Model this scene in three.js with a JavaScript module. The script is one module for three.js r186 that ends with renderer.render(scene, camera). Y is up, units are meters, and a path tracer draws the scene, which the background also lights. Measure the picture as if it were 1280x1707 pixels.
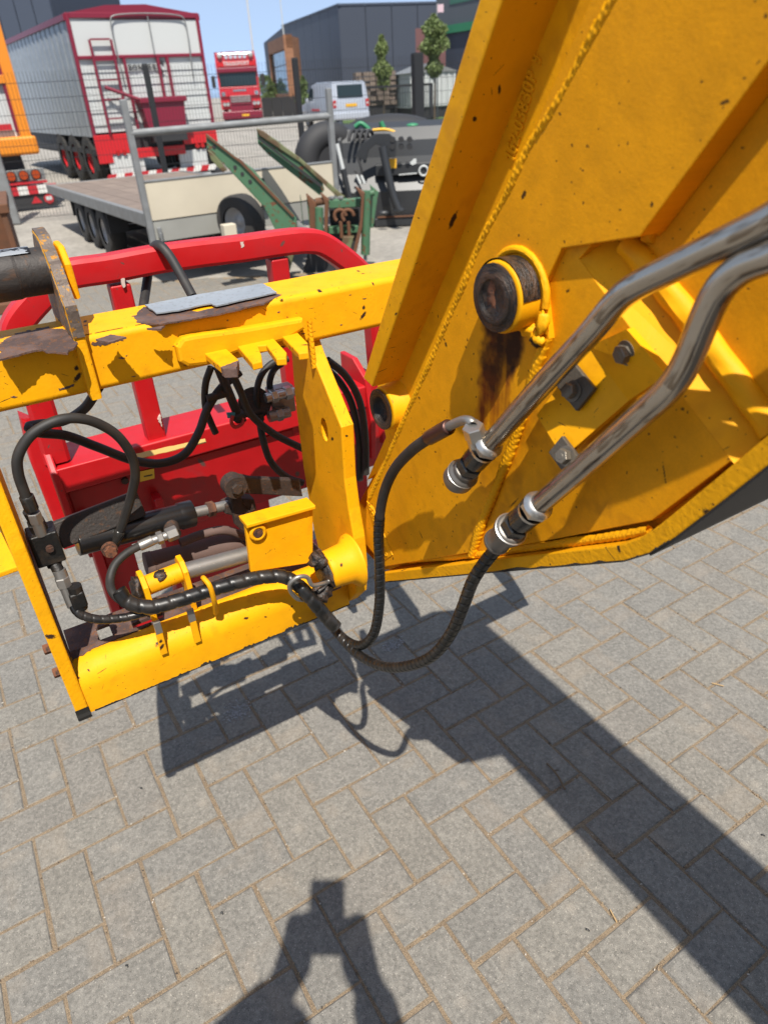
import * as THREE from 'three';
import { RoundedBoxGeometry } from 'three/addons/geometries/RoundedBoxGeometry.js';
import { mergeGeometries, mergeVertices, toCreasedNormals } from 'three/addons/utils/BufferGeometryUtils.js';
import { MarchingCubes } from 'three/addons/objects/MarchingCubes.js';
import { FontLoader } from 'three/addons/loaders/FontLoader.js';
import { TextGeometry } from 'three/addons/geometries/TextGeometry.js';

/* ---------- camera, sky, sun, exposure ---------- */
const V = (x, y, z) => new THREE.Vector3(x, y, z);
const scene = new THREE.Scene();
const camera = new THREE.PerspectiveCamera(73.41, 767 / 1024, 0.02, 900);
camera.position.set(0, 1.577, 0);
camera.rotation.set(-31.771 * Math.PI / 180, 0, -3.1334 * Math.PI / 180, 'YXZ');
camera.updateMatrixWorld(true);
camera.focus = 1.15; camera.userData.fStop = 5.4;
const SUN = V(0.080, 0.867, 0.492).normalize();          // towards the sun
// clear summer sky: pale haze at the horizon, deeper blue overhead
{
  const w = 512, h = 256, d = new Float32Array(w * h * 4);
  for (let y = 0; y < h; y++) for (let x = 0; x < w; x++) {
    const el = ((y + .5) / h - .5) * Math.PI, az = ((x + .5) / w - .5) * 2 * Math.PI, s = Math.max(0, Math.sin(el)), i = (y * w + x) * 4;
    const v = new THREE.Vector3(Math.cos(el) * Math.cos(az), Math.sin(el), Math.cos(el) * Math.sin(az)), c = Math.max(0, v.dot(SUN)), k = Math.pow(1 - s, 5), gl = .35 * Math.pow(c, 6) + .9 * Math.pow(c, 60);
    const lo = [.325, .45, .65], hi = [.225, .285, .40]; for (let j = 0; j < 3; j++) d[i + j] = el < 0 ? lo[j] * .55 : (hi[j] + (lo[j] - hi[j]) * k) + gl * [.30, .28, .24][j]; d[i + 3] = 1;
  }
  const t = new THREE.DataTexture(d, w, h, THREE.RGBAFormat, THREE.FloatType); t.mapping = THREE.EquirectangularReflectionMapping; t.magFilter = t.minFilter = THREE.LinearFilter; t.needsUpdate = true;
  scene.background = t; scene.environment = t;
}
const sun = new THREE.DirectionalLight(new THREE.Color(1, 0.945, 0.86), 4.4);
sun.name = 'sun'; sun.position.copy(SUN).multiplyScalar(40); sun.castShadow = true;
sun.shadow.mapSize.set(4096, 4096); Object.assign(sun.shadow.camera, { left: -30, right: 30, top: 30, bottom: -30, near: 1, far: 120 });
scene.add(sun); scene.add(sun.target);
const renderer = new THREE.WebGLRenderer({ antialias: true });
renderer.setSize(767, 1024); renderer.shadowMap.enabled = true;
renderer.toneMapping = THREE.LinearToneMapping; renderer.toneMappingExposure = 1.76;

/* ---------- seeded random, noise, textures ---------- */
function rng(s) { return () => { s |= 0; s = s + 0x6D2B79F5 | 0; let t = Math.imul(s ^ s >>> 15, 1 | s); t = t + Math.imul(t ^ t >>> 7, 61 | t) ^ t; return ((t ^ t >>> 14) >>> 0) / 4294967296; }; }
const R = rng(77);
const rr = (a, b) => a + (b - a) * R();
const hash = (x, y, s) => { let h = Math.imul(x, 374761393) + Math.imul(y, 668265263) + Math.imul(s, 2147483647 ^ 0x5bd1e995) | 0; h = Math.imul(h ^ h >>> 13, 1274126177); return ((h ^ h >>> 16) >>> 0) / 4294967296; };
const mod = (a, n) => ((a % n) + n) % n;
const lerp = (a, b, t) => a + (b - a) * t, clamp = (x, a = 0, b = 1) => Math.min(b, Math.max(a, x));
const sstep = (a, b, x) => { const t = clamp((x - a) / (b - a)); return t * t * (3 - 2 * t); };
function vnoise(x, y, per, s) {                              // periodic value noise
  const xi = Math.floor(x), yi = Math.floor(y); let fx = x - xi, fy = y - yi; fx = fx * fx * (3 - 2 * fx); fy = fy * fy * (3 - 2 * fy);
  const x0 = mod(xi, per), x1 = mod(xi + 1, per), y0 = mod(yi, per), y1 = mod(yi + 1, per);
  return lerp(lerp(hash(x0, y0, s), hash(x1, y0, s), fx), lerp(hash(x0, y1, s), hash(x1, y1, s), fx), fy);
}
function fbm(u, v, f, oct, s) { let a = 0.5, r = 0, n = 0; for (let i = 0; i < oct; i++) { r += a * vnoise(u * f, v * f, f, s + i); n += a; a *= 0.5; f *= 2; } return r / n; }
function tex(w, h, fn, srgb = true) {                        // fn(u, v, x, y) -> [r, g, b] 0..1 (sRGB values when srgb)
  const d = new Uint8Array(w * h * 4);
  for (let y = 0; y < h; y++) for (let x = 0; x < w; x++) {
    const c = fn((x + .5) / w, (y + .5) / h, x, y), i = (y * w + x) * 4;
    d[i] = clamp(c[0]) * 255; d[i + 1] = clamp(c[1]) * 255; d[i + 2] = clamp(c[2]) * 255; d[i + 3] = 255;
  }
  const t = new THREE.DataTexture(d, w, h, THREE.RGBAFormat);
  t.wrapS = t.wrapT = THREE.RepeatWrapping; t.magFilter = THREE.LinearFilter; t.minFilter = THREE.LinearMipmapLinearFilter; t.generateMipmaps = true;
  if (srgb) t.colorSpace = THREE.SRGBColorSpace; t.needsUpdate = true; return t;
}
const mixc = (a, b, t) => [lerp(a[0], b[0], t), lerp(a[1], b[1], t), lerp(a[2], b[2], t)];
function specks(n, seed, rmin, rmax, stretch = 1) {          // list of small marks on the unit tile
  const q = rng(seed), a = []; for (let i = 0; i < n; i++) { const e = q(); a.push([q(), q(), rmin + (rmax - rmin) * e * e * e, q() * Math.PI, 1 + (stretch - 1) * q(), q()]); } return a;
}
function stamp(w, list, seed) {                              // coverage map of marks, wrapped
  const m = new Float32Array(w * w);
  for (const [cx, cy, r, an, st, k] of list) {
    const R0 = Math.ceil(r * st * w) + 2, c = Math.cos(an), s = Math.sin(an), px = cx * w, py = cy * w;
    for (let j = -R0; j <= R0; j++) for (let i = -R0; i <= R0; i++) {
      const X = Math.floor(px + i), Y = Math.floor(py + j), dx = X + .5 - px, dy = Y + .5 - py;
      const a = (dx * c + dy * s) / (r * w * st), b = (-dx * s + dy * c) / (r * w), d = Math.hypot(a, b) + (hash(X, Y, seed) - .5) * .5 + .35 * (vnoise(X / 5, Y / 5, 4096, seed) - .5);
      const v = 1 - sstep(.75, 1.1, d), q = mod(Y, w) * w + mod(X, w); if (v > m[q]) m[q] = v;
    }
  }
  return m;
}
const weathered = (c, k = .8) => new THREE.Color(c).multiplyScalar(k);   // dusty, sun-faded outdoor surfaces
const mat = (color, roughness = .6, metalness = 0, o = {}) => new THREE.MeshStandardMaterial({ color: weathered(color), roughness, metalness, side: THREE.DoubleSide, ...o });
const lin = (r, g, b) => new THREE.Color().setRGB(r, g, b);

// worn yellow machine paint, tile 0.5 m
function paintTex(base, chip, dirt, nChip, seed, chipSize = .006) {
  const w = 1024, m = stamp(w, [...specks(nChip, seed, .0008, chipSize, 3), ...specks(420, seed + 1, .0006, .0015, 1.5), ...specks(64, seed + 2, .0005, .001, 24)], seed);
  return tex(w, w, (u, v, x, y) => {
    const a = fbm(u, v, 4, 5, seed + 3), b = fbm(u, v, 24, 4, seed + 9), g = hash(x, y, seed) - .5;
    let c = base.map((k, i) => k * (1 + (a - .5) * .12 + (b - .5) * .09 + g * .03));
    c = mixc(c, dirt, .34 * sstep(.53, .78, a * .6 + b * .4));
    return mixc(c, chip, m[y * w + x]);
  });
}
const YB = [.955, .645, .02], YT = [.96, .675, .03];
const yTex = paintTex(YT, [.23, .16, .11], [.64, .41, .07], 48, 11, .0075);
const yTexW = paintTex(YT, [.24, .17, .12], [.60, .40, .08], 70, 31, .012);
const rough1 = tex(512, 512, (u, v, x, y) => { const k = .42 + .3 * fbm(u, v, 8, 5, 5) + .05 * hash(x, y, 2); return [k, k, k]; }, false);
const bump1 = tex(512, 512, (u, v, x, y) => { const k = .75 * fbm(u, v, 48, 3, 6) + .25 * hash(x, y, 8); return [k, k, k]; }, false);
const rep = (t, s) => { const c = t.clone(); c.repeat.set(s, s); c.needsUpdate = true; return c; };
const M = {};
const phys = (o) => new THREE.MeshPhysicalMaterial({ color: weathered(0xffffff), roughness: 1, metalness: 0, specularIntensity: .4, side: THREE.DoubleSide, ...o });
M.yellow = phys({ map: rep(yTex, 2), roughnessMap: rep(rough1, 3), bumpMap: rep(bump1, 5), bumpScale: .00025 });
M.yellowWorn = phys({ map: rep(yTexW, 2), roughnessMap: rep(rough1, 3), bumpMap: rep(bump1, 5), bumpScale: .0006 });
const redTex = paintTex([.73, .045, .085], [.40, .27, .24], [.60, .17, .17], 34, 51, .009);
M.red = mat(0xffffff, .8, 0, { map: rep(redTex, 2), roughnessMap: rep(rough1, 3) });
const rustTex = tex(512, 512, (u, v, x, y) => { const a = fbm(u, v, 6, 5, 61), b = fbm(u, v, 40, 3, 63); return mixc(mixc([.30, .19, .14], [.47, .29, .19], sstep(.35, .65, a)), [.20, .15, .13], sstep(.5, .8, b)); });
M.rust = mat(0xffffff, .85, 0, { map: rep(rustTex, 4), bumpMap: rep(bump1, 6), bumpScale: .0012 });
const greaseTex = tex(512, 512, (u, v, x, y) => { const a = fbm(u, v, 7, 5, 71), b = fbm(u, v, 30, 3, 73); return mixc(mixc([.16, .125, .10], [.30, .215, .15], sstep(.4, .7, a)), [.10, .085, .08], sstep(.52, .7, b)); });
M.grease = mat(0xffffff, .5, 0, { map: rep(greaseTex, 5), bumpMap: rep(bump1, 5), bumpScale: .002 });
M.bare = mat(0xffffff, .75, 0, { map: rep(tex(512, 512, (u, v, x, y) => { const a = fbm(u, v, 8, 5, 81), b = fbm(u, v, 50, 4, 83), c = hash(x, y, 4); return mixc(mixc(mixc([.40, .31, .28], [.29, .22, .20], sstep(.35, .65, a)), [.46, .28, .15], sstep(.55, .75, b) * .7), [.55, .47, .42], .35 * sstep(.8, 1, c)); }), 4), bumpMap: rep(bump1, 8), bumpScale: .0008 });
const steelTex = tex(512, 512, (u, v, x, y) => { const a = fbm(u, v, 6, 5, 91), b = fbm(u, v, 50, 3, 93); return mixc(mixc([.50, .50, .49], [.38, .375, .36], a), [.30, .25, .21], sstep(.58, .8, b) * .6); });
M.steel = mat(0xffffff, .34, .85, { map: rep(steelTex, 4), roughnessMap: rep(tex(256, 256, (u, v) => { const k = .62 + .5 * (fbm(u, v, 6, 4, 95) - .5); return [k, k, k]; }, false), 4) });
M.steel.roughness = .5;
M.zinc = mat(lin(.62, .60, .56), .33, .9);
M.zincDull = mat(lin(.36, .345, .32), .42, .75, { roughnessMap: rep(rough1, 6) }); M.zincDull.roughness = .75;
M.blackSteel = mat(lin(.035, .033, .03), .42, .2, { roughnessMap: rep(rough1, 5) });
M.darkIron = mat(0xffffff, .6, .25, { map: rep(tex(512, 512, (u, v) => { const a = fbm(u, v, 7, 5, 101), b = fbm(u, v, 36, 3, 103); return mixc(mixc([.27, .25, .235], [.19, .17, .16], a), [.36, .24, .16], sstep(.6, .8, b) * .7); }), 5), bumpMap: rep(bump1, 6), bumpScale: .0008 });
const rubTex = tex(512, 512, (u, v, x, y) => { const a = fbm(u, v, 8, 5, 111); return mixc([.135, .13, .125], [.225, .205, .185], sstep(.4, .75, a) * .75 + .12 * hash(x, y, 3)); });
M.rubber = mat(0xffffff, .62, 0, { map: rep(rubTex, 3) });
M.spiral = mat(0xffffff, .38, 0, { map: rep(tex(256, 256, (u, v, x, y) => { const a = fbm(u, v, 8, 4, 115); return mixc([.09, .088, .085], [.17, .155, .14], sstep(.45, .75, a)); }), 5) });
M.brownCrimp = mat(lin(.10, .045, .035), .35, .6);
M.black = mat(lin(.02, .02, .021), .5);
M.greySheet = mat(0xffffff, .5, .1, { map: rep(tex(512, 512, (u, v, x, y) => { const a = fbm(u, v, 5, 5, 121), b = fbm(u, v, 60, 2, 123); return mixc(mixc([.62, .645, .67], [.53, .555, .58], a), [.45, .45, .45], sstep(.62, .8, b) * .5); }), 4) });

/* ---------- pixels of the photograph to directions; the machine frame ---------- */
const FPX = 1144.76, MA = V(-0.553, 0, -0.883), MTH = 29.7 * Math.PI / 180;
const rayW = (x, y) => V((x - 640) / FPX, -(y - 853.5) / FPX, -1).applyQuaternion(camera.quaternion).normalize();
const toM = (p) => p.clone().sub(MA).applyAxisAngle(V(0, 1, 0), -MTH);
const toW = (p) => p.clone().applyAxisAngle(V(0, 1, 0), MTH).add(MA);
const CM = toM(camera.position);
// point on the plane t = / y = / l = of the machine frame (x across the machine, y up, z towards the machine) in direction of a pixel
function P(ax, val, x, y) { const d = rayW(x, y).applyAxisAngle(V(0, 1, 0), -MTH), k = { t: 'x', y: 'y', l: 'z' }[ax]; return CM.clone().addScaledVector(d, (val - CM[k]) / d[k]); }
const at = (h, x, y) => { const d = rayW(x, y); return camera.position.clone().addScaledVector(d, (h - camera.position.y) / d.y); };
const ly = (t, pts) => pts.map(([x, y]) => { const p = P('t', t, x, y); return [p.z, p.y]; });
const ty = (l, pts) => pts.map(([x, y]) => { const p = P('l', l, x, y); return [p.x, p.y]; });
const tl = (h, pts) => pts.map(([x, y]) => { const p = P('y', h, x, y); return [p.x, p.z]; });

/* ---------- geometry helpers ---------- */
function boxUV(g, s = 1, ox = 0, oy = 0) {                   // uv in metres from the dominant axis of each face
  g = g.index ? g.toNonIndexed() : g; const p = g.attributes.position, uv = new Float32Array(p.count * 2);
  const a = V(), b = V(), c = V();
  for (let i = 0; i < p.count; i += 3) {
    a.fromBufferAttribute(p, i); b.fromBufferAttribute(p, i + 1); c.fromBufferAttribute(p, i + 2);
    const n = b.clone().sub(a).cross(c.clone().sub(a)); const X = Math.abs(n.x), Y = Math.abs(n.y), Z = Math.abs(n.z);
    [a, b, c].forEach((q, k) => { const [u, v] = X >= Y && X >= Z ? [q.z, q.y] : Y >= Z ? [q.x, q.z] : [q.x, q.y]; uv[(i + k) * 2] = u * s + ox; uv[(i + k) * 2 + 1] = v * s + oy; });
  }
  g.setAttribute('uv', new THREE.BufferAttribute(uv, 2)); return g;
}
function clean(g) { g = g.index ? g.toNonIndexed() : g; for (const k of Object.keys(g.attributes)) if (!['position', 'normal', 'uv'].includes(k)) g.deleteAttribute(k); if (!g.attributes.normal) g.computeVertexNormals(); if (!g.attributes.uv) g = boxUV(g); return g; }
const join = (...gs) => { gs = gs.flat(9).filter(Boolean).map(clean); return gs.length === 1 ? gs[0] : mergeGeometries(gs); };
function ext(pts, d, bev, holes) {
  const s = new THREE.Shape(pts.map(([x, y]) => new THREE.Vector2(x, y)));
  for (const h of holes || []) s.holes.push(new THREE.Path(h.map(([x, y]) => new THREE.Vector2(x, y))));
  const g = new THREE.ExtrudeGeometry(s, { depth: d - (bev ? 2 * bev : 0), bevelEnabled: !!bev, bevelSize: bev || 0, bevelThickness: bev || 0, bevelOffset: -(bev || 0), bevelSegments: 2, curveSegments: 8 });
  if (bev) g.translate(0, 0, bev); return g;
}
const prismT = (pts, t0, t1, bev = 0, holes) => boxUV(ext(pts, t1 - t0, bev, holes).rotateY(-Math.PI / 2).translate(t1, 0, 0));   // (l, y) outline
const prismL = (pts, l0, l1, bev = 0, holes) => boxUV(ext(pts, l1 - l0, bev, holes).translate(0, 0, l0));                        // (t, y) outline
const prismY = (pts, y0, y1, bev = 0, holes) => boxUV(ext(pts, y1 - y0, bev, holes).rotateX(Math.PI / 2).translate(0, y1, 0));   // (t, l) outline
const bx = (x0, x1, y0, y1, z0, z1, r = 0) => { const w = x1 - x0, h = y1 - y0, d = z1 - z0; const g = r ? new RoundedBoxGeometry(w, h, d, 2, Math.min(r, w / 2.02, h / 2.02, d / 2.02)) : new THREE.BoxGeometry(w, h, d); return boxUV(g.translate((x0 + x1) / 2, (y0 + y1) / 2, (z0 + z1) / 2)); };
function orient(g, a, b) { const d = b.clone().sub(a), q = new THREE.Quaternion().setFromUnitVectors(V(0, 1, 0), d.clone().normalize()); return g.applyQuaternion(q).translate((a.x + b.x) / 2, (a.y + b.y) / 2, (a.z + b.z) / 2); }
const cyl = (a, b, r0, r1 = r0, seg = 20, open = false) => { const g = new THREE.CylinderGeometry(r1, r0, a.distanceTo(b), seg, 1, open); return orient(scaleUV(g, 2 * Math.PI * r0, a.distanceTo(b)), a, b); };
const scaleUV = (g, su, sv) => { const u = g.attributes.uv; for (let i = 0; i < u.count; i++) u.setXY(i, u.getX(i) * su, u.getY(i) * sv); return g; };
const lathe = (a, b, prof, seg = 24) => { const d = b.clone().sub(a).normalize(), g = new THREE.LatheGeometry(prof.map(([r, h]) => new THREE.Vector2(r, h)), seg), q = new THREE.Quaternion().setFromUnitVectors(V(0, 1, 0), d); return scaleUV(g, .1, .1).applyQuaternion(q).translate(a.x, a.y, a.z); };
const hexn = (a, b, r, ch = .12) => { const L = a.distanceTo(b), c = Math.min(r * ch, L * .3), d = b.clone().sub(a).normalize(), q = new THREE.Quaternion().setFromUnitVectors(V(0, 1, 0), d); const g = new THREE.LatheGeometry([[0, 0], [r * .9, 0], [r, c], [r, L - c], [r * .9, L], [0, L]].map(([x, y]) => new THREE.Vector2(x, y)), 6).toNonIndexed(); g.computeVertexNormals(); return scaleUV(g, .05, .05).applyQuaternion(q).translate(a.x, a.y, a.z); };
const curve = (pts, tension = .5) => new THREE.CatmullRomCurve3(pts, false, 'centripetal', tension);
const tube = (pts, r, seg = 60, rs = 12) => { const c = pts.getPoint ? pts : curve(pts), g = new THREE.TubeGeometry(c, seg, r, rs, false); return scaleUV(g, c.getLength(), 2 * Math.PI * r); };
function sweep(c, n, rs, rad) {                              // swept round section with radius rad(distance, angle)
  const L = c.getLength(), f = c.computeFrenetFrames(n, false), pos = [], uv = [], idx = [];
  for (let i = 0; i <= n; i++) { const p = c.getPointAt(i / n), s = i / n * L; for (let j = 0; j <= rs; j++) { const a = j / rs * 2 * Math.PI, r = rad(s, a); const q = p.clone().addScaledVector(f.normals[i], Math.cos(a) * r).addScaledVector(f.binormals[i], Math.sin(a) * r); pos.push(q.x, q.y, q.z); uv.push(s, j / rs * .1); } }
  for (let i = 0; i < n; i++) for (let j = 0; j < rs; j++) { const a = i * (rs + 1) + j, b = a + rs + 1; idx.push(a, b, a + 1, b, b + 1, a + 1); }
  const g = new THREE.BufferGeometry(); g.setAttribute('position', new THREE.Float32BufferAttribute(pos, 3)); g.setAttribute('uv', new THREE.Float32BufferAttribute(uv, 2)); g.setIndex(idx); g.computeVertexNormals(); return g;
}
const spiralHose = (pts, r, pitch = .02, depth = .12) => { const c = pts.getPoint ? pts : curve(pts), n = Math.ceil(c.getLength() / pitch * 12); return sweep(c, n, 20, (s, a) => { const k = mod(s / pitch - a / (2 * Math.PI), 1); return r * (1 - depth * (1 - sstep(.0, .13, Math.min(k, 1 - k)))); }); };
const weld = (pts, r, pitch = .009, amp = .3) => { const c = curve(pts), n = Math.ceil(c.getLength() / pitch * 8); return sweep(c, n, 14, (s, a) => { const k = mod(s / pitch + .9 * Math.abs(Math.sin(a)) + .25 * Math.sin(s * 90), 1); return r * (1 - amp * k + .12 * Math.sin(s * 61) * Math.sin(s * 23)); }); };
function blob(c, r, seed, rough = .25, sx = 1, sy = 1, sz = 1, det = 2) { const g = mergeVertices(new THREE.IcosahedronGeometry(1, det).deleteAttribute('uv').deleteAttribute('normal')), p = g.attributes.position; const q = V(); for (let i = 0; i < p.count; i++) { q.fromBufferAttribute(p, i); const k = 1 + rough * ((hash(Math.round(q.x * 50), Math.round(q.y * 50) * 7 + Math.round(q.z * 50), seed)) - .5) * 2; p.setXYZ(i, c.x + q.x * r * sx * k, c.y + q.y * r * sy * k, c.z + q.z * r * sz * k); } g.computeVertexNormals(); return boxUV(g); }
function ragged(pts, amp, step, seed) {                      // closed outline with uneven edges, for flaked paint and dirt
  const o = []; let k = 0; for (let i = 0; i < pts.length; i++) { const a = pts[i], b = pts[(i + 1) % pts.length], L = Math.hypot(b[0] - a[0], b[1] - a[1]), n = Math.max(1, Math.round(L / step)); for (let j = 0; j < n; j++) { const f = j / n, e = (hash(k++, 3, seed) - .5) * 2 * amp, nx = -(b[1] - a[1]) / L, ny = (b[0] - a[0]) / L; o.push([lerp(a[0], b[0], f) + nx * e, lerp(a[1], b[1], f) + ny * e]); } } return o;
}

/* ---------- scene helpers ---------- */
const used = {};
const numbered = (n) => { if (used[n] === undefined) { used[n] = 0; return n; } used[n]++; return n + '_' + String(used[n]).padStart(3, '0'); };
const machine = [], groups = [];
function thing(name, label, category, group, frame = 'W') {  // a Group whose children are its parts; frame 'M' = machine frame
  const o = new THREE.Group(); o.name = numbered(name); o.userData = { label, category }; if (group) o.userData.group = group;
  if (frame === 'M') { o.position.copy(MA); o.rotation.y = MTH; } scene.add(o); groups.push(o); return o;
}
function part(name, geo, m, parent) { const o = new THREE.Mesh(join(geo), m); o.name = name; o.castShadow = o.receiveShadow = true; if (parent) parent.add(o); return o; }
function struct(name, geo, m, label) { const o = part(numbered(name), geo, m, scene); o.userData = { kind: 'structure', label }; return o; }
function rebase() {                                          // origin of every thing to the middle of its base
  for (const g of groups) {
    const b = new THREE.Box3(), inv = new THREE.Matrix4().copy(g.matrix); g.updateMatrixWorld(true); inv.copy(g.matrixWorld).invert();
    g.traverse((o) => { if (o.isMesh) { o.geometry.computeBoundingBox(); b.union(o.geometry.boundingBox.clone().applyMatrix4(new THREE.Matrix4().multiplyMatrices(inv, o.matrixWorld))); } });
    if (b.isEmpty()) continue; const c = V((b.min.x + b.max.x) / 2, b.min.y, (b.min.z + b.max.z) / 2);
    for (const k of g.children) k.position.sub(c); g.position.add(c.applyEuler(g.rotation));
  }
}
const font = await new FontLoader().loadAsync('fonts/droid/droid_sans_bold.typeface.json');
const textGeo = (t, size, depth) => new TextGeometry(t, { font, size, depth, curveSegments: 3, bevelEnabled: false });
const fit = {};
M.sleeve = mat(lin(.24, .22, .195), .45, .65); M.darkBolt = mat(lin(.085, .075, .06), .5, .5); 
M.pipe = mat(0xffffff, .3, .9, { map: rep(tex(512, 512, (u, v, x, y) => { const a = fbm(u, v, 5, 4, 131), b = vnoise(u * 8, v * 64, 64, 133) * .6 + vnoise(u * 24, v * 128, 128, 135) * .4, c = hash(x, y, 5); return mixc(mixc([.80, .77, .72], [.70, .665, .62], a), [.42, .36, .30], sstep(.58, .85, b) * .6 + .05 * c); }), 4), roughnessMap: rep(tex(256, 256, (u, v) => { const k = .75 + .6 * (fbm(u, v, 6, 4, 137) - .5); return [k, k, k]; }, false), 4) });
M.film = mat(0xffffff, .4, .55, { map: rep(tex(512, 512, (u, v) => { const a = fbm(u, v, 9, 5, 139), b = fbm(u, v, 30, 3, 138); return mixc([.70, .71, .72], [.13, .12, .115], sstep(.5, .58, a * .7 + b * .3)); }), 3) });
M.grimeBlack = mat(0xffffff, .48, .15, { map: rep(tex(256, 256, (u, v) => { const a = fbm(u, v, 7, 5, 141); return mixc([.10, .095, .09], [.21, .175, .14], sstep(.45, .75, a)); }), 7), bumpMap: rep(bump1, 6), bumpScale: .0008 });
M.glossBlack = mat(0xffffff, .3, .1, { map: rep(tex(256, 256, (u, v) => { const a = fbm(u, v, 6, 5, 143); return mixc([.115, .112, .11], [.25, .22, .19], sstep(.58, .8, a)); }), 6) });
M.rustDark = mat(0xffffff, .7, .1, { map: rep(tex(512, 512, (u, v) => { const a = fbm(u, v, 7, 5, 145), b = fbm(u, v, 36, 3, 147); return mixc(mixc([.27, .215, .18], [.19, .155, .14], a), [.37, .24, .15], sstep(.6, .8, b) * .8); }), 6), bumpMap: rep(bump1, 6), bumpScale: .0008 });
M.dustBrown = mat(0xffffff, .8, 0, { map: rep(tex(256, 256, (u, v) => { const a = fbm(u, v, 6, 5, 149); return mixc([.43, .345, .315], [.35, .275, .25], a); }), 5) });
M.redWorn = mat(0xffffff, .6, 0, { map: rep(paintTex([.68, .05, .08], [.36, .27, .25], [.47, .24, .24], 60, 151, .02), 2), roughnessMap: rep(rough1, 3) });
M.boltGrey = mat(lin(.20, .175, .14), .45, .5); M.clampGrey = mat(lin(.105, .088, .066), .55, .3, { bumpMap: rep(bump1, 8), bumpScale: .0005 });
M.wornSteel = mat(0xffffff, .6, .3, { map: rep(tex(512, 512, (u, v) => { const a = fbm(u, v, 7, 5, 161), b = fbm(u, v, 40, 3, 163); return mixc(mixc([.47, .42, .38], [.36, .31, .28], a), [.66, .45, .12], sstep(.62, .7, b)); }), 5), bumpMap: rep(bump1, 6), bumpScale: .0008 });
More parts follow.
